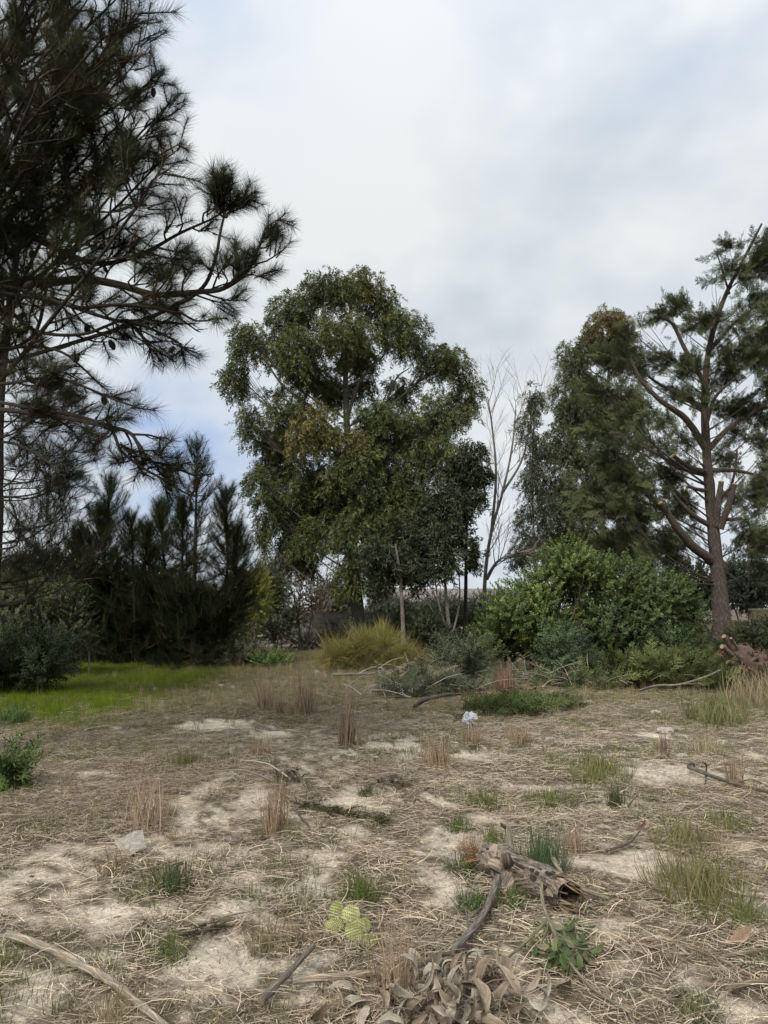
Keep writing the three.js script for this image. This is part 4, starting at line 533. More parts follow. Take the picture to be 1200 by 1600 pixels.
tuft('dry_tuft', 'pale hay-coloured tall grass at the right edge under the root pile', 1178, 1105, 64, 60, { ...ol, n: 420, cols: [[.40, .33, .22], [.34, .27, .17], [.30, .27, .14]], lean: .6 });
tuft('dry_tuft', 'pale straw tuft left of the hay-coloured grass at the right edge', 1105, 1180, 34, 40, { ...ol, n: 180, cols: [[.40, .33, .22], [.32, .27, .16]] });
tuft('dry_tuft', 'olive-brown tuft left of the torn card', 178, 1364, 34, 34, { ...ol, n: 140, cols: [[.24, .18, .10], [.18, .15, .08]] });
tuft('dry_tuft', 'olive dry tuft at the bottom left beside the long stick', 178, 1596, 60, 60, { ...ol, n: 170, cols: [[.24, .20, .10], [.33, .27, .17]] });
tuft('dry_tuft', 'matted olive tuft right of the dark conifer twig, lower left', 425, 1478, 52, 56, { ...ol, n: 170, cols: [[.30, .245, .15], [.20, .18, .09]] });
tuft('dry_tuft', 'brown tuft between the log head and the upper green tuft', 738, 1338, 42, 24, { ...dry, n: 120, lean: .6, curl: .7 });
tuft('green_tuft', 'dark bluish green tuft right of the torn card', 268, 1392, 46, 40, { ...dk, n: 280, wid: 2 });
tuft('green_tuft', 'bright green tuft just above the cactus pads', 566, 1412, 52, 36, { ...gr, n: 260 });
tuft('green_tuft', 'small bright green tuft low on the left bare sand', 262, 1502, 38, 34, { ...gr, n: 200 });
tuft('green_tuft', 'dark green tuft left of the log head', 730, 1366, 32, 44, { ...gr, n: 260, cols: [[.06, .11, .035], [.09, .14, .04]] });
tuft('green_tuft', 'dark green tuft under the log, left of its thick broken limb', 742, 1428, 40, 34, { ...gr, n: 200, cols: [[.07, .11, .04], [.09, .14, .04]] });
tuft('green_tuft', 'green tuft below the thick broken limb of the log', 800, 1424, 36, 28, { ...gr, n: 160 });
tuft('green_tuft', 'wide olive green tuft by the far right sand patch', 934, 1214, 40, 66, { ...ol, n: 380, cols: [[.17, .19, .06], [.14, .16, .05], [.25, .23, .09]] });
tuft('green_tuft', 'flat green tuft in the middle, right of the leaning straw', 755, 1254, 26, 44, { ...gr, n: 220 });
tuft('green_tuft', 'flat green tuft between the middle one and the dark seedling', 860, 1250, 28, 52, { ...gr, n: 240 });
tuft('green_tuft', 'ferny upright dark green tuft directly behind the log', 850, 1362, 74, 48, { ...dk, n: 420, cols: [[.07, .11, .05], [.09, .14, .06]], lean: .45, wid: 1.1, curl: .5 });
tuft('green_tuft', 'small dark upright seedling right of the flat green tufts', 961, 1256, 36, 16, { ...dk, n: 140, lean: .35 });
tuft('green_tuft', 'largest olive arching tuft on the right', 1092, 1395, 78, 100, { ...ol, n: 520, cols: [[.20, .19, .075], [.27, .23, .11], [.15, .15, .05]], wid: 1.8 });
tuft('green_tuft', 'olive tuft just above the largest arching tuft', 1066, 1316, 48, 62, { ...ol, n: 300, cols: [[.19, .18, .07], [.25, .215, .10]] });
tuft('green_tuft', 'green tuft at the lower right corner', 1090, 1588, 44, 44, { ...gr, n: 180, cols: [[.09, .13, .05], [.14, .16, .07]] });
tuft('green_tuft', 'flat green tuft above left of the log head', 716, 1294, 26, 32, { ...gr, n: 180 });
tuft('green_tuft', 'green tuft beside the upright stub of the log', 772, 1318, 30, 24, { ...gr, n: 140 });
tuft('green_tuft', 'green grass tuft at the right edge below the largest arching tuft', 1165, 1440, 48, 52, { ...gr, n: 240, cols: [[.13, .17, .05], [.18, .20, .07]] });
tuft('green_tuft', 'flat green tuft on the right between fallen branch and olive tuft', 1140, 1285, 28, 50, { ...gr, n: 240, cols: [[.12, .16, .05], [.17, .18, .07]] });
tuft('green_tuft', 'yellowish green tall tuft in front of the brush pile at the right', 1120, 1128, 56, 60, { ...ol, n: 340, cols: [[.20, .22, .085], [.26, .25, .11], [.15, .18, .06]], lean: .5 });
tuft('green_tuft', 'green tuft at the left edge of the bottom, by the long stick head', 12, 1510, 34, 34, { ...gr, n: 150, cols: [[.13, .17, .04], [.2, .19, .08]] });
tuft('green_tuft', 'little dark green tuft left of the dark sprig by the thin brown tuft', 572, 1240, 20, 16, { ...dk, n: 120 });
tuft('green_tuft', 'green tuft under the brown tuft at bottom centre left', 440, 1590, 30, 44, { ...ol, n: 180, cols: [[.2, .2, .08], [.28, .23, .13]] });
tuft('green_tuft', 'tussock of dark rushes in the left part of the fresh grass', 20, 1128, 34, 34, { ...gr, n: 180, cols: [[.08, .13, .04]], lean: .4 });
tuft('green_tuft', 'green tuft on the sand right of the tall thin brown tuft foot', 452, 1308, 24, 34, { ...ol, n: 160, cols: [[.17, .16, .07], [.24, .19, .11]] });

// ------------------------------------------------------------------ cut greenery lying about
function sprig(name, label, cat, pts, { spray = SPR.sparse, m = M.needle, tints = [[.20, .25, .11], [.17, .20, .10], [.26, .23, .13]], n = 40, sc = .6, spread = .12, r0 = .012, up = .3, seed = 5, lift = .03, twigs = 0 }) {
  const g = pts.map((q) => Gh(q[0], q[1], q[2] ?? lift)), b = g[0].clone(), o = thing(name, label, cat, b), r = RNG(seed), L = g.map((q) => q.clone().sub(b)), cv = L.length > 2 ? new THREE.CatmullRomCurve3(L) : new THREE.LineCurve3(L[0], L[1]), lists = spray.map(() => []);
  new Acc().tube(L, r0, r0 * .35, 6, { rough: .1 }).build('stem', M.deadWood, o);
  for (let k = 0; k < n; k++) { const t = r.r(.05, 1), q = cv.getPoint(t).add(V(r.g() * spread, Math.abs(r.g()) * spread * .35, r.g() * spread)), T = cv.getTangent(t), d = T.multiplyScalar(.6).add(V(r.g() * .8, up * r(), r.g() * .8)).normalize(); lists[Math.floor(r() * spray.length)].push({ m: orient(q, d, r() * 6.28, sc * r.r(.7, 1.2)), c: mulc(pick(r, tints), r.r(.7, 1.3)) }); }
  spray.forEach((g2, k) => lists[k].length && inst('foliage', g2, m, lists[k], o));
  const tw = new Acc(); for (let k = 0; k < twigs; k++) { const q = cv.getPoint(r()).add(V(r.g() * spread * 1.3, r() * spread * .3, r.g() * spread)), d = flat(r); d.y = r.r(-.1, .5); const e = q.clone().addScaledVector(d, r.r(.2, 1.0)); tw.tube([q, q.clone().lerp(e, .5).add(V(r.g() * .06, .06, r.g() * .06)), e], r.r(.004, .012), .003, 4, { steps: 4, col: mulc([1, 1, 1], r.r(.6, 1.3)) }); } if (twigs) tw.build('twigs', M.greyTwig, o).userData.kind = 'stuff';
  return o;
}
sprig('green_branch', 'green cut pine branch lying in the middle left', 'branch', [[455, 1252], [490, 1264], [540, 1272], [600, 1284]], { n: 70, sc: .55, spread: .07, seed: 21, tints: [[.19, .27, .09], [.16, .23, .08], [.25, .29, .11]] });
sprig('dark_sprig', 'dark green sprig behind the green cut branch, with curved pale twigs', 'branch', [[430, 1222], [450, 1216], [470, 1222]], { n: 26, sc: .6, spread: .09, seed: 22, twigs: 6 });
sprig('dark_sprig', 'dark sprig lying right of the curved pale twigs', 'branch', [[590, 1222], [612, 1226], [632, 1230]], { n: 16, sc: .45, spread: .05, seed: 23 });
sprig('dark_sprig', 'dark conifer twig flat on the sand, lower left', 'branch', [[278, 1462], [310, 1456], [345, 1452]], { n: 20, sc: .4, spread: .04, seed: 24, up: .1, tints: [[.2, .22, .11], [.24, .2, .12]] });
sprig('dark_sprig', 'blackish twig below the tall thin brown tuft', 'branch', [[360, 1318], [390, 1314], [415, 1312]], { n: 12, sc: .35, spread: .03, seed: 25, up: .05, tints: [[.16, .15, .1]] });
sprig('green_brush', 'dark green cut boughs on the ground beside the white bag', 'branch', [[750, 1108], [780, 1112], [825, 1106], [850, 1100]], { n: 170, sc: .75, spread: .38, seed: 26, spray: SPR.frond, m: M.cyp, tints: [[.07, .095, .034], [.06, .08, .03], [.09, .115, .04]], up: .18, r0: .02 });
sprig('brush_pile', 'grey twiggy pile of cut branches left of the white bag', 'brush pile', [[610, 1088], [660, 1085], [720, 1078], [780, 1070]], { n: 130, sc: .9, spread: .5, seed: 27, spray: SPR.frond, m: M.cyp, tints: [[.09, .11, .06], [.12, .12, .075], [.07, .085, .05]], up: .6, r0: .03, twigs: 120 });
sprig('brush_pile', 'low twiggy brush in front of the weedy shrub', 'brush pile', [[610, 1056], [680, 1060], [760, 1058], [850, 1066]], { n: 150, sc: 1.0, spread: .5, seed: 28, spray: SPR.narrow, m: M.broad, tints: [[.11, .14, .07], [.09, .11, .06], [.15, .15, .09]], up: .9, r0: .02, twigs: 110 });
sprig('brush_pile', 'big green pile of cut conifer boughs before the right shrubs', 'brush pile', [[960, 1064, .1], [1010, 1064, .15], [1060, 1062, .18], [1120, 1070, .1]], { n: 520, sc: 1.0, spread: .6, seed: 29, spray: SPR.frond, m: M.cyp, tints: [[.10, .12, .042], [.08, .098, .036], [.13, .15, .05], [.07, .08, .034]], up: .9, r0: .05, twigs: 70 });
sprig('brush_pile', 'grey-green boughs heaped at the foot of the lopped conifer', 'brush pile', [[1050, 1030, .1], [1080, 1020, .25], [1105, 1016, .3]], { n: 170, sc: 1.0, spread: .4, seed: 30, spray: SPR.frond, m: M.cyp, tints: [[.09, .098, .045], [.07, .078, .038]], up: .8, r0: .04, twigs: 40 });
sprig('brush_pile', 'thin dry brush at the foot of the small grey-green shrub', 'brush pile', [[840, 1072], [890, 1074], [940, 1078]], { n: 170, sc: 1, spread: .45, seed: 31, spray: SPR.narrow, m: M.broad, tints: [[.12, .15, .06], [.10, .125, .05], [.15, .16, .075]], up: .9, twigs: 45 });
sprig('pine_seedling', 'knee-high green pine seedling in front of the weedy shrub', 'plant', [[733, 1072, 0], [735, 1060, .25], [737, 1045, .75]], { n: 46, sc: .8, spread: .09, seed: 32, spray: SPR.brushFar, tints: [[.055, .10, .045], [.07, .12, .05]], up: 1.6 });
crownPlant(thing('weeping_shrub', 'yellow-green feathery weeping shrub at the foot of the eucalyptus', 'shrub'), { d: 19, seed: 216, trunk: [P(570, 1052, 19), P(570, 1020, 19)], spray: [bladeGeo(31, 34, .5, .011, .10, .8), bladeGeo(32, 30, .6, .010, .12, .9)], leafMat: M.grass, barkMat: M.twig, stems: true, mode: 'out', hollow: .6, dens: 20, sprayS: .8, cd: .25, tints: [[.25, .25, .075], [.20, .22, .065], [.30, .28, .10], [.28, .22, .10]], masses: [[600, 1012, 32, 22], [565, 1012, 34, 22], [528, 1024, 26, 18, 0, [.36, .28, .11]], [580, 1032, 50, 16], [540, 1030, 30, 16], [630, 1030, 18, 18], [510, 1040, 18, 10, 0, [.26, .2, .1]], [655, 1032, 14, 14, 0, [.26, .17, .08]]] });
crownPlant(thing('willow_plant', 'upright green plant with lance leaves at the left edge of the straw', 'plant'), { d: 6.9, seed: 217, trunk: [P(5, 1262, 6.9), P(8, 1215, 6.9)], spray: SPR.narrow, leafMat: M.broad, barkMat: M.twig, stems: true, mode: 'out', dens: 130, sprayS: .8, cd: .05, tints: [[.10, .15, .04], [.13, .18, .05]], masses: [[8, 1205, 26, 26], [28, 1215, 16, 16], [-20, 1210, 26, 26], [15, 1235, 20, 16]] });

// ------------------------------------------------------------------ wood on the ground
function stick(name, label, pts, r0, r1, { m = M.deadWood, twigs = [], knots = 0, cut = true, sides = 8, seed = 1, rough = .14, group } = {}) {
  const g = pts.map((q) => Gh(q[0], q[1], (q[2] ?? r0) + .03)), b = g[0].clone(), L = g.map((q) => q.clone().sub(b)), o = thing(name, label, 'stick', b, group), a = new Acc(), r = RNG(seed);
  const kn = []; for (let k = 0; k < knots; k++) kn.push(r.r(.05, .95));
  a.tube(L, r0, r1, sides, { rough, steps: Math.max(10, pts.length * 7), freq: 9, cap: cut, capCol: [1.9, 1.75, 1.5], rad: (t) => lerp(r0, r1, t) * (1 + kn.reduce((s, q) => s + .35 * Math.exp(-(((t - q) * 40) ** 2)), 0)) }); a.build('shaft', m, o);
  for (const t of twigs) new Acc().tube(t.p.map((q) => Gh(...q).sub(b)), t.r, t.r * .4, 5, { rough: .1 }).build('twig', m, o);
  return o;
}
stick('stick', 'long pale knotty stick lying at the lower left', [[12, 1464, .03], [70, 1482], [130, 1512], [165, 1530], [215, 1565], [262, 1604]], .019, .012, { knots: 6, seed: 2, m: bark([.56, .47, .36], .004) });
stick('stick', 'short grey stick slanting up to the cut pale stick, bottom centre', [[408, 1562], [445, 1525], [490, 1480, .05]], .016, .012, { seed: 3, m: bark([.30, .25, .2], .004) });
stick('stick', 'short straight pale stick lying level at the bottom centre', [[458, 1531], [520, 1527], [590, 1521]], .017, .014, { seed: 4, knots: 1, m: bark([.54, .44, .33], .004) });
stick('stick', 'bent grey branch running down from the log to the dead leaves', [[778, 1375, .06], [768, 1405, .04], [757, 1432, .03], [735, 1458, .03], [705, 1488, .02]], .019, .015, { seed: 5, m: bark([.32, .27, .23], .006), twigs: [{ p: [[762, 1420, .04], [742, 1432, .05], [732, 1446, .02]], r: .007 }, { p: [[728, 1420, .12], [732, 1455, .06], [736, 1490, .01]], r: .006 }, { p: [[766, 1424, .03], [774, 1445, .04], [782, 1462, .01]], r: .006 }] });
stick('stick', 'thin bark-stripped stick with a freshly cut yellow end, right of the log', [[864, 1342, .12], [876, 1366, .09], [888, 1384, .05], [920, 1396, .03], [952, 1407, .02]], .013, .010, { seed: 6, m: bark([.42, .36, .27], .004) });
stick('stick', 'straight thin brown stick lying right of the cut yellow end', [[905, 1391], [950, 1391], [990, 1391]], .010, .007, { seed: 7 });
stick('stick', 'long slender curved stem from the log end down to the lower right', [[846, 1385, .10], [848, 1415, .08], [862, 1455, .06], [885, 1500, .03], [925, 1545, .02], [985, 1582, .015]], .009, .006, { seed: 8, m: bark([.44, .38, .25], .003) });
stick('stick', 'thin greenish twig rising left from the leafy cut branch', [[850, 1450, .06], [820, 1478, .04], [790, 1500, .03], [765, 1525, .015]], .008, .005, { seed: 9, m: bark([.35, .31, .18], .003) });
stick('stick', 'long thin reddish stem curving across the lower right straw', [[978, 1476], [1030, 1474], [1080, 1484], [1130, 1506], [1180, 1530]], .008, .005, { seed: 10, m: bark([.40, .28, .19], .003) });
stick('stick', 'thin bent stick at the right edge above the lower right corner', [[1140, 1548], [1170, 1540], [1215, 1533]], .012, .010, { seed: 11, m: bark([.36, .28, .2], .004) });
stick('stick', 'pale stick at the right edge under the brown leaf', [[1130, 1498], [1165, 1490], [1215, 1480]], .009, .007, { seed: 12, m: bark([.42, .34, .25], .003) });
stick('fallen_branch', 'fallen twiggy branch lying at the right by the sand patch', [[1076, 1200, .03], [1110, 1212], [1150, 1224], [1210, 1238]], .022, .012, { seed: 13, m: bark([.24, .19, .15], .006), twigs: [{ p: [[1103, 1214, .02], [1104, 1198, .10], [1097, 1190, .2]], r: .012 }, { p: [[1103, 1214, .03], [1101, 1230, .02]], r: .008 }, { p: [[1150, 1224, .02], [1170, 1216, .08], [1190, 1222, .03]], r: .008 }, { p: [[1076, 1200, .04], [1082, 1194, .1], [1086, 1202, .03]], r: .018 }] });
stick('stick', 'pale thin stick lying at the right above the largest arching tuft', [[1130, 1298], [1165, 1300], [1215, 1303]], .009, .007, { seed: 14, m: bark([.42, .34, .25], .003) });
stick('stick', 'dark thin forked twig on the straw behind the right sand patch', [[945, 1322], [985, 1310], [1000, 1292, .05]], .009, .005, { seed: 15, m: bark([.2, .15, .11], .003) });
stick('stick', 'short twig leaning beside the small dark seedling', [[980, 1254], [992, 1240, .08], [1000, 1224, .14]], .007, .004, { seed: 16, m: bark([.25, .2, .16], .003) });
stick('stick', 'curved grey bough in the twiggy pile left of the white bag', [[648, 1100, .05], [668, 1090, .2], [690, 1084, .26], [720, 1082, .2]], .035, .02, { seed: 17, m: bark([.22, .18, .14], .01) });
stick('stick', 'dark stick poking up from the straw right of the rusty tuft', [[812, 1090, .03], [830, 1080, .12], [838, 1074, .3]], .025, .015, { seed: 18, m: bark([.16, .12, .1], .01) });
stick('stick', 'long pale crooked bough across the front of the green brush pile', [[1000, 1078, .15], [1030, 1072, .3], [1060, 1070, .35], [1095, 1060, .45], [1125, 1048, .5]], .022, .012, { seed: 19, m: bark([.40, .36, .29], .006), twigs: [{ p: [[1060, 1070, .35], [1090, 1068, .5], [1110, 1072, .3]], r: .012 }] });
stick('stick', 'curved twig in front of the dark green sprig with pale bark', [[428, 1220, .02], [440, 1204, .12], [462, 1204, .14], [475, 1222, .04], [490, 1258, .01]], .008, .005, { seed: 20, m: bark([.42, .36, .28], .003) });
stick('stick', 'thin dark twig below the curved pale twig', [[458, 1262], [470, 1278], [484, 1296]], .008, .005, { seed: 21, m: bark([.22, .17, .13], .003) });
stick('stick', 'long level pale pole lying before the weeping shrub', [[520, 1054, .05], [560, 1053, .05], [600, 1052, .05]], .03, .02, { seed: 22, m: bark([.36, .32, .26], .006) });
{ // the old log with its broken limbs
  const A = Gh(760, 1347, .085), B = Gh(890, 1405, .075), b = A.clone(); b.y = H(A.x, A.z); const L = (q) => q.clone().sub(b), o = thing('log', 'rotting barky log with stubs of limbs, lying right of centre', 'log', b);
  const p = [L(A), L(A).lerp(L(B), .3).add(V(0, .012, 0)), L(A).lerp(L(B), .65).add(V(0, .005, .01)), L(B)], T = L(B).sub(L(A)).normalize(), r = RNG(91), a = new Acc();
  const rad = (t) => lerp(.078, .088, t) * (1 + .18 * Math.exp(-(((t - .22) * 7) ** 2))) ;
  a.tube(p, .08, .085, 40, { rough: .32, freq: 11, steps: 60, rad }); a.tube([...p].slice(1), .06, .068, 24, { rough: .3, freq: 11, steps: 30, col: [.35, .26, .2] }); a.build('log_shell', M.logBark, o);
  const sp = new Acc(), Nn = V(0, 1, 0), Bb = V(0, 0, 0).crossVectors(T, Nn).normalize();
  for (let k = 0; k < 46; k++) { const an = r.r(0, 6.28), rr = r.r(.05, .09), q = L(B).addScaledVector(T, -.07).addScaledVector(Nn, Math.sin(an) * rr).addScaledVector(Bb, Math.cos(an) * rr), d = T.clone().addScaledVector(rdir(r), .22).normalize(); sp.tube([q, q.clone().addScaledVector(d, r.r(.06, .16))], r.r(.005, .013), .002, 5, { steps: 2, col: mulc(pick(r, [[1, .88, .75], [.6, .47, .4], [1.3, 1.18, 1]]), r.r(.7, 1.2)) }); } sp.build('splinters', mat([.33, .27, .21], { map: barkTex[0] }), o).userData.kind = 'stuff';
  const pl = new Acc(); for (let k = 0; k < 130; k++) { const t = r.r(.03, .98), an = r.r(-.4, 3.5), q = L(A).lerp(L(B), t), nn = Nn.clone().multiplyScalar(Math.sin(an)).addScaledVector(Bb, Math.cos(an)), R = rad(t) * 1.04; const g = new THREE.BoxGeometry(r.r(.018, .045), .007, r.r(.012, .026)); const mm = new THREE.Matrix4().makeBasis(T, nn, T.clone().cross(nn)); mm.setPosition(q.addScaledVector(nn, R)); pl.geo(g, mm, mulc(pick(r, [[1, .9, .8], [.55, .46, .4], [1.35, 1.22, 1.08]]), r.r(.75, 1.2))); } pl.build('bark_flakes', M.logBark, o).userData.kind = 'stuff';
  const stub = (name, pts, r0, r1, m = M.logBark, cap = true) => new Acc().tube(pts.map((q) => L(Gh(...q))), r0, r1, 14, { rough: .2, freq: 12, steps: 16, cap, capCol: [1.5, 1.35, 1.1] }).build(name, m, o);
  stub('limb_stub', [[800, 1362, .10], [797, 1330, .16], [793, 1296, .26]], .026, .02, bark([.42, .34, .25], .006)); stub('limb_stub', [[795, 1356, .12], [792, 1347, .18], [790, 1338, .21]], .034, .024, bark([.22, .165, .13], .008)); stub('limb_stub', [[786, 1362, .10], [776, 1356, .12], [767, 1353, .12]], .034, .027, bark([.5, .42, .32], .006)); stub('limb', [[800, 1364, .09], [796, 1384, .05], [790, 1406, 0]], .062, .05, bark([.38, .30, .24], .014)); stub('limb_stub', [[790, 1296, .26], [782, 1291, .30]], .012, .006, bark([.42, .34, .25], .006));
  const rt = new Acc(); for (let k = 0; k < 40; k++) { const q = L(A).add(V(r.g() * .05 - .04, r.g() * .04 + .02, r.g() * .05)), d = V(-1 + r.g() * .6, r.g() * .8, r.g() * .8).normalize(); rt.tube([q, q.clone().addScaledVector(d, r.r(.05, .14))], .004, .0015, 4, { col: mulc([1, .8, .6], r.r(.5, 1.1)) }); } rt.build('rootlets', mat([.26, .18, .12]), o).userData.kind = 'stuff';
}
{ // uprooted root plate with sawn pieces at the right edge
  const b = P(1178, 1058, 14.6); b.y = H(b.x, b.z); const o = thing('root_pile', 'reddish-brown uprooted stump and root tangle at the right edge', 'stump', b), r = RNG(92), g = new THREE.IcosahedronGeometry(1, 5), p = g.attributes.position;
  for (let k = 0; k < p.count; k++) { const q = V(p.getX(k), p.getY(k), p.getZ(k)), f = 1 + .3 * fbm(q.x * 2.2, q.y * 2.2, q.z * 2.2, 4) + .14 * n3(q.x * 8, q.y * 8, q.z * 8); q.multiplyScalar(f); p.setXYZ(k, q.x * .55, q.y * .34 + .46 - q.x * .3, q.z * .4); } g.computeVertexNormals(); g.deleteAttribute('uv'); const a = new Acc(); a.geo(g); a.build('root_plate', mat([.10, .068, .053], { roughness: 1 }), o);
  const rt = new Acc(); for (let k = 0; k < 260; k++) { const u = rdir(r), q = V(u.x * .56, u.y * .36 + .42 - u.x * .2, u.z * .4), d = u.clone().addScaledVector(rdir(r), .9).normalize(), e = q.clone().addScaledVector(d, r.r(.05, .26)).add(V(0, -.06, 0)); rt.tube([q, q.clone().lerp(e, .5).add(V(r.g() * .09, r.g() * .09, r.g() * .09)), e], r.r(.006, .03), .004, 5, { steps: 4, col: mulc(pick(r, [[1, .72, .55], [.7, .5, .4], [1.4, 1.1, .85]]), r.r(.6, 1.2)) }); } rt.build('roots', mat([.15, .105, .082]), o).userData.kind = 'stuff';
  for (const [x, y, x2, y2, rr] of [[1140, 1012, 1127, 990, .05], [1140, 1020, 1124, 1006, .055], [1150, 1035, 1132, 1030, .05], [1148, 1045, 1180, 1022, .035], [1150, 1012, 1138, 993, .03]]) { const q = P(x + 4, y + 4, 14.4).sub(b), e = P(x2 + 4, y2 + 4, 14.2).sub(b); new Acc().tube([q, e], rr, rr * .85, 10, { rough: .12, steps: 6, cap: true, capCol: [2, 1.9, 1.7] }).build('cut_limb', bark([.34, .24, .18], .01), o); }
}
// ------------------------------------------------------------------ leaves with a shape of their own
function leafGeo(seed, L, w, curl, col, fold = .35) { const a = new Acc(), r = RNG(seed), f = V(0, .25, 1).normalize(), s = V(1, r.r(-.2, .2), 0); s.addScaledVector(f, -s.dot(f)).normalize(); a.leaf(V(0, 0, 0), f, s, L, w, { segs: 9, fold, curl, twist: r.r(-.9, .9), col, tipCol: mulc(col, r.r(.6, 1)), ragged: r.r(0, 6) }); a.tube([V(0, 0, 0), f.clone().multiplyScalar(-L * .18)], .0022, .0016, 4, { col: mulc(col, .8) }); return a.geometry(); }
{ // heap of big dead leaves on a broken bough
  const b = G(690, 1560), o = thing('dead_leaf_heap', 'heap of big curled brown leaves on a dead bough, bottom centre', 'leaves', b), r = RNG(93);
  const cols = [[.62, .50, .37], [.72, .61, .48], [.52, .40, .29], [.76, .67, .55], [.40, .29, .21]], vs = []; for (let k = 0; k < 10; k++) vs.push(leafGeo(400 + k, r.r(.11, .18), r.r(.03, .05), [2.6, -2.2, 1.6, 3.4, -2.8, 1.2, 2.2, -1.6, 3.8, 2.4][k], cols[k % 5], r.r(.35, 1.0)));
  const put1 = (px, py, h, dir, k, sc = 1) => { const m = new THREE.Mesh(vs[k % 10], M.dryLeaf), q = Gh(px, py, h).sub(b); m.position.copy(q); m.quaternion.setFromUnitVectors(V(0, 0, 1), dir.normalize()); m.rotateZ(r.r(-1.2, 1.2)); m.scale.setScalar(sc); put(m, 'leaf', o); };
  for (let k = 0; k < 95; k++) { const a = r.r(0, 6.28), q = Math.sqrt(r()), px = 692 + Math.cos(a) * q * 142 - 6, py = 1556 + Math.sin(a) * q * 56; if (px < 620 && py < 1545) continue; put1(px, py, r.r(.025, .15) * (1.2 - q), V(r.g(), r.r(-.5, .8), r.g() + .2), k, r.r(.75, 1.15)); }
  [[650, 1522, .13], [684, 1515, .12], [704, 1518, .13], [640, 1548, .10], [664, 1528, .1], [720, 1530, .1], [752, 1532, .09], [700, 1556, .1], [812, 1552, .07], [826, 1556, .07], [742, 1560, .08], [678, 1560, .1]].forEach(([x, y, h], k) => put1(x, y, h, V(r.g() * .5, k % 2 ? -1 : 1, .4 + r.g() * .3), k * 3 + 1, 1.05));
  const st = new Acc(); for (let k = 0; k < 26; k++) { const q = Gh(690 + r.g() * 90, 1555 + r.g() * 30, .03).sub(b), e = q.clone().add(V(r.g() * .2, r.r(0, .1), r.g() * .15)); st.tube([q, q.clone().lerp(e, .5).add(V(0, .02, 0)), e], .004, .002, 5, { steps: 4 }); } st.build('stems', mat([.2, .145, .11]), o).userData.kind = 'stuff';
  const be = new Acc(), sg = new THREE.IcosahedronGeometry(.0055, 1); for (let k = 0; k < 170; k++) { const q = Gh(740 + r.g() * 45, 1528 + r.g() * 22, r.r(.01, .08)).sub(b); be.geo(sg, new THREE.Matrix4().makeTranslation(q.x, q.y, q.z), mulc([.13, .09, .07], r.r(.6, 1.3))); } be.build('seed_heads', mat([1, 1, 1]), o).userData.kind = 'stuff';
  new Acc().tube([[600, 1530, .03], [660, 1505, .07], [705, 1490, .05], [760, 1535, .05], [840, 1590, .02]].map((q) => Gh(...q).sub(b)), .012, .007, 8, { rough: .15 }).build('bough', M.deadWood, o);
}
{ // wilting green leaves of a cut branch
  const b = G(880, 1490), o = thing('leafy_cutting', 'wilting cut branch with green leaves below the log', 'branch', b), r = RNG(94), vs = []; for (let k = 0; k < 8; k++) vs.push(leafGeo(430 + k, r.r(.065, .105), r.r(.022, .036), r.r(.4, 1.8), pick(r, [[.12, .175, .055], [.16, .21, .07], [.09, .13, .045], [.24, .26, .11], [.27, .24, .14]]), .3));
  for (let k = 0; k < 120; k++) { const a = r.r(0, 6.28), q = Math.sqrt(r()), m = new THREE.Mesh(vs[k % 8], M.broad), px = 880 + Math.cos(a) * q * 54, py = 1474 + Math.sin(a) * q * 42; m.position.copy(Gh(px, py, r.r(.03, .18) * (1.15 - q)).sub(b)); m.quaternion.setFromUnitVectors(V(0, 0, 1), V(r.g() * .9, r.r(-1.3, -.1), .35 + r.g() * .8).normalize()); m.rotateZ(r.r(-.8, .8)); put(m, 'leaf', o); }
  for (const p of [[[852, 1450, .05], [880, 1470, .09], [915, 1490, .06]], [[860, 1440, .06], [850, 1470, .08], [840, 1490, .03]], [[880, 1460, .08], [890, 1500, .06], [885, 1530, .02]]]) new Acc().tube(p.map((q) => Gh(...q).sub(b)), .006, .003, 6).build('stem', bark([.3, .27, .16], .002), o);
}
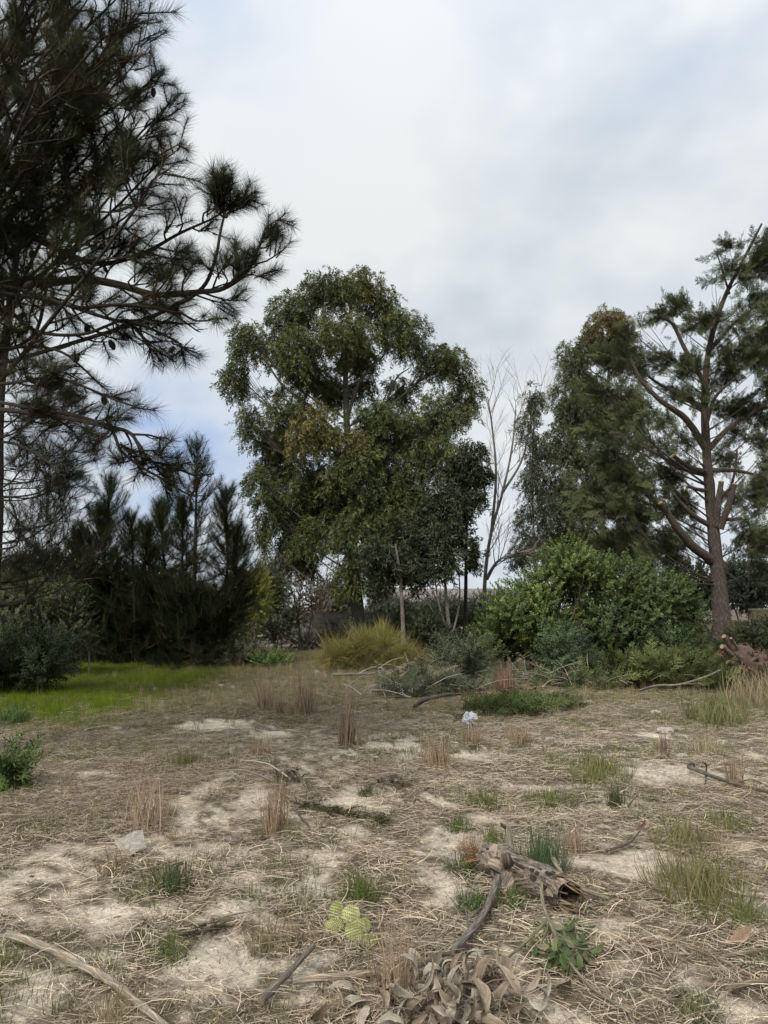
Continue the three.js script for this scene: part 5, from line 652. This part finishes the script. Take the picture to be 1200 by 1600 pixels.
{ // dropped cactus pads
  const b = G(550, 1462), o = thing('cactus_cutting', 'yellow-green prickly cactus pads dropped on the straw', 'cactus', b), r = RNG(95);
  for (const [px, py, w0, h0, rot, tilt, cl] of [[524, 1425, .030, .052, -.25, .55, 0], [522, 1446, .040, .040, .2, .9, 1], [546, 1434, .042, .058, -.3, .55, 1], [553, 1456, .034, .052, .35, .7, 0], [565, 1448, .032, .046, -.5, .6, 0], [578, 1467, .030, .026, 0, .9, 1]]) { const w = w0 * 1.22, h = h0 * 1.22;
    const g = new THREE.SphereGeometry(1, 28, 20), p = g.attributes.position;
    for (let k = 0; k < p.count; k++) { const x = p.getX(k), y = p.getY(k), z = p.getZ(k), t = y < 0 ? 1 - .25 * y * y : 1, wv = 1 + .05 * n3(x * 2 + px, y * 2, py); p.setXYZ(k, x * w * t * wv, y * h * wv, Math.sign(z) * Math.pow(Math.abs(z), .8) * .011 + .004 * n3(x * 3, y * 3, px)); } g.computeVertexNormals();
    const m = new THREE.Mesh(g, plain(mulc([[.37, .40, .13], [.50, .51, .20]][cl], 1), { bumpScale: .0012, roughness: .55 })); m.position.copy(Gh(px, py + 5, .040 - cl * .008).sub(b)); m.rotation.set(-tilt - .25, 0, rot, 'XYZ'); put(m, 'pad', o);
    const a = new Acc(), sg = new THREE.IcosahedronGeometry(.0034, 0); for (let i = -4; i <= 4; i++) for (let j = -4; j <= 4; j++) { const x = (i + (j & 1) * .5) / 4.5, y = j / 4.5; if (x * x + y * y > .85) continue; const z = .0115 * Math.pow(Math.sqrt(1 - x * x - y * y), .8) + .001; for (const s of [-1, 1]) { a.geo(sg, new THREE.Matrix4().makeTranslation(x * w, y * h, s * z), [.20, .17, .06]); a.needle(V(x * w, y * h, s * z), V(r.g() * .5, r.g() * .5, s).normalize(), V(1, 0, 0), .009, .0008, [.6, .55, .4]); } } a.build('spines', mat([1, 1, 1]), m).userData.kind = 'stuff';
  }
}
{ // single leaves, stones, litter
  const r = RNG(96), vs = []; for (let k = 0; k < 5; k++) vs.push(leafGeo(460 + k, r.r(.08, .11), r.r(.03, .045), r.r(.3, 1.6), pick(r, [[.42, .32, .22], [.50, .42, .32], [.36, .25, .17]]), .3));
  const first = []; for (const [px, py, s, lab] of [[635, 1416, 1, 'rightmost of three dry leaves right of the cactus pads'], [612, 1422, .9, 'middle of three dry leaves right of the cactus pads'], [520, 1552, 1.1, 'curled dry leaf below the level pale stick'], [548, 1545, .9, 'dry leaf under the right end of the level pale stick'], [650, 1485, .7, 'small dry leaf above the heap of dead leaves'], [925, 1515, 1, 'pale dry leaf right of the leafy cut branch'], [905, 1545, .9, 'dry leaf beside the slender stem below the leafy cutting'], [945, 1492, 1, 'dark curled leaf at the right of the leafy cutting'], [1030, 1490, .8, 'dry leaf on the long thin reddish stem'], [855, 1520, .8, 'dry leaf directly under the leafy cutting'], [462, 1582, 1, 'upright dry leaf at the bottom edge, left one of two'], [484, 1590, 1.1, 'upright dry leaf at the bottom edge, right one of two'], [592, 1415, .8, 'leftmost of three dry leaves right of the cactus pads'], [1000, 1440, .8, 'dry leaf on the straw left of the largest arching tuft'], [960, 1565, .9, 'dry leaf by the lower end of the slender stem'], [790, 1445, .7, 'dry leaf under the thick broken limb of the log'], [1060, 1560, .8, 'dry leaf above the green tuft at lower right'], [360, 1330, .8, 'dry leaf near the blackish twig at left']]) { const m = new THREE.Mesh(vs[first.length % 5], M.dryLeaf), q = Gh(px, py, .015); m.position.copy(q); m.rotation.set(r.r(-.4, .2), r.r(0, 6.28), r.r(-.5, .5)); m.scale.setScalar(s); put(m, 'dry_leaf'); tag(m, lab, 'leaf', 'single dry leaves on the straw'); first.push(m); }
  const big = new THREE.Mesh(leafGeo(480, .16, .06, .5, [.46, .30, .19], .15), M.dryLeaf); big.position.copy(Gh(1138, 1474, .03)); big.rotation.set(.1, 1.9, .2); put(big, 'dry_leaf'); tag(big, 'large flat tan leaf near the right edge', 'leaf');
  const gl = new THREE.Mesh(leafGeo(481, .13, .06, .6, [.34, .40, .15], .2), M.dryLeaf); gl.position.copy(Gh(868, 1538, .03)); gl.rotation.set(0, .4, .1); put(gl, 'pale_leaf'); tag(gl, 'pale yellow-green leaf below the leafy cut branch', 'leaf');
  const rd = new THREE.Mesh(leafGeo(482, .12, .04, 1.2, [.26, .12, .08], .5), M.dryLeaf); rd.position.copy(Gh(990, 1286, .03)); rd.rotation.set(0, 1.2, .1); put(rd, 'dry_leaf'); tag(rd, 'reddish brown leaf behind the right sand patch', 'leaf');
  const sm = plain([.55, .5, .43]); for (const [px, py, s, lab] of [[536, 1181, .05, 'white stone at the foot of the tall upright stalk tuft'], [1025, 1115, .07, 'pale stone before the green brush pile, farther of two'], [1020, 1128, .05, 'small pale stone just below the farther stone at right'], [1040, 1146, .09, 'largest flat pale stone above the dark spiky tuft'], [860, 1158, .05, 'pale stone right of the low brown tuft past the bag'], [1065, 1184, .05, 'pale stone right of the dark spiky tuft'], [345, 1072, .06, 'pale stone at the edge of the fresh grass'], [495, 1050, .07, 'pale stone before the weeping shrub, left side'], [1128, 1162, .06, 'pale stone under the hay-coloured grass at right'], [745, 1492, .03, 'tiny pale stone by the bent grey branch'], [660, 1372, .025, 'tiny pale stone left of the dark green tuft by the log']]) { const g = new THREE.IcosahedronGeometry(s, 3), p = g.attributes.position, o = px; for (let k = 0; k < p.count; k++) { const x = p.getX(k) / s, y = p.getY(k) / s, z = p.getZ(k) / s, f = 1 + .35 * n3(x * 1.3 + o, y * 1.3, z * 1.3) + .12 * n3(x * 4, y * 4 + o, z * 4); p.setXYZ(k, x * s * f * 1.25, y * s * f * .6, z * s * f); } g.computeVertexNormals(); const m = new THREE.Mesh(g, sm); m.position.copy(Gh(px, py, s * .2)); put(m, 'pale_stone'); tag(m, lab, 'stone', 'pale stones on the plot'); }
  // torn card
  const c = Gh(206, 1328, .03), a = new Acc(), W = .15, N = 10; for (const sd of [0, 1]) { const st = a.p.length / 3; for (let j = 0; j <= N; j++) for (let i = 0; i <= N; i++) { const u = i / N - .5, v = j / N - .5, x = u * W * (1 - .35 * v) + .02 * v, y = .03 * Math.sin(u * 3 + .4) + .05 * v * (v > 0 ? .4 : 1) * -1 + .02 + .004 * n3(u * 9, v * 9, 3) - sd * .003; a.v(V(x, y, v * .17), sd ? V(0, -1, 0) : UP, u, v, [1, 1, 1]); } for (let j = 0; j < N; j++) for (let i = 0; i < N; i++) { const q = st + j * (N + 1) + i; a.i.push(q, q + N + 1, q + 1, q + 1, q + N + 1, q + N + 2); } } const g = a.geometry(); g.computeVertexNormals(); const m = new THREE.Mesh(g, plain([.46, .42, .36], { side: THREE.DoubleSide })); m.position.copy(c); m.rotation.set(.25, .5, -.15); put(m, 'torn_card'); tag(m, 'torn pale curled card lying on the straw at left', 'litter');
  const bg = new THREE.IcosahedronGeometry(.13, 7), bp = bg.attributes.position; for (let k = 0; k < bp.count; k++) { const q = V(bp.getX(k), bp.getY(k), bp.getZ(k)).divideScalar(.13), f = .8 + .75 * n3(q.x * 1.7 + 4, q.y * 1.7, q.z * 1.7) + .45 * n3(q.x * 4.3, q.y * 4.3 + 2, q.z * 4.3) + .2 * n3(q.x * 9, q.y * 9, q.z * 9), ear = q.y > .2 ? (q.y - .2) * Math.max(0, Math.abs(q.x) - .12) * 2.2 : 0; bp.setXYZ(k, q.x * .095 * f + .015 * n3(q.y * 4, q.z * 4, 1), Math.max(-.07, q.y * .07 * f + ear * .11), q.z * .07 * f); } bg.computeVertexNormals(); bg.deleteAttribute('uv'); const bag = new THREE.Mesh(bg, new THREE.MeshPhysicalMaterial({ color: new THREE.Color(.66, .69, .73), roughness: .35, transmission: .25, flatShading: true, side: THREE.DoubleSide })); bag.position.copy(Gh(734, 1126, .09)); bag.rotation.y = .6; put(bag, 'plastic_bag'); tag(bag, 'crumpled white plastic bag on the ground near the middle', 'plastic bag');
}
renderer.render(scene, camera);
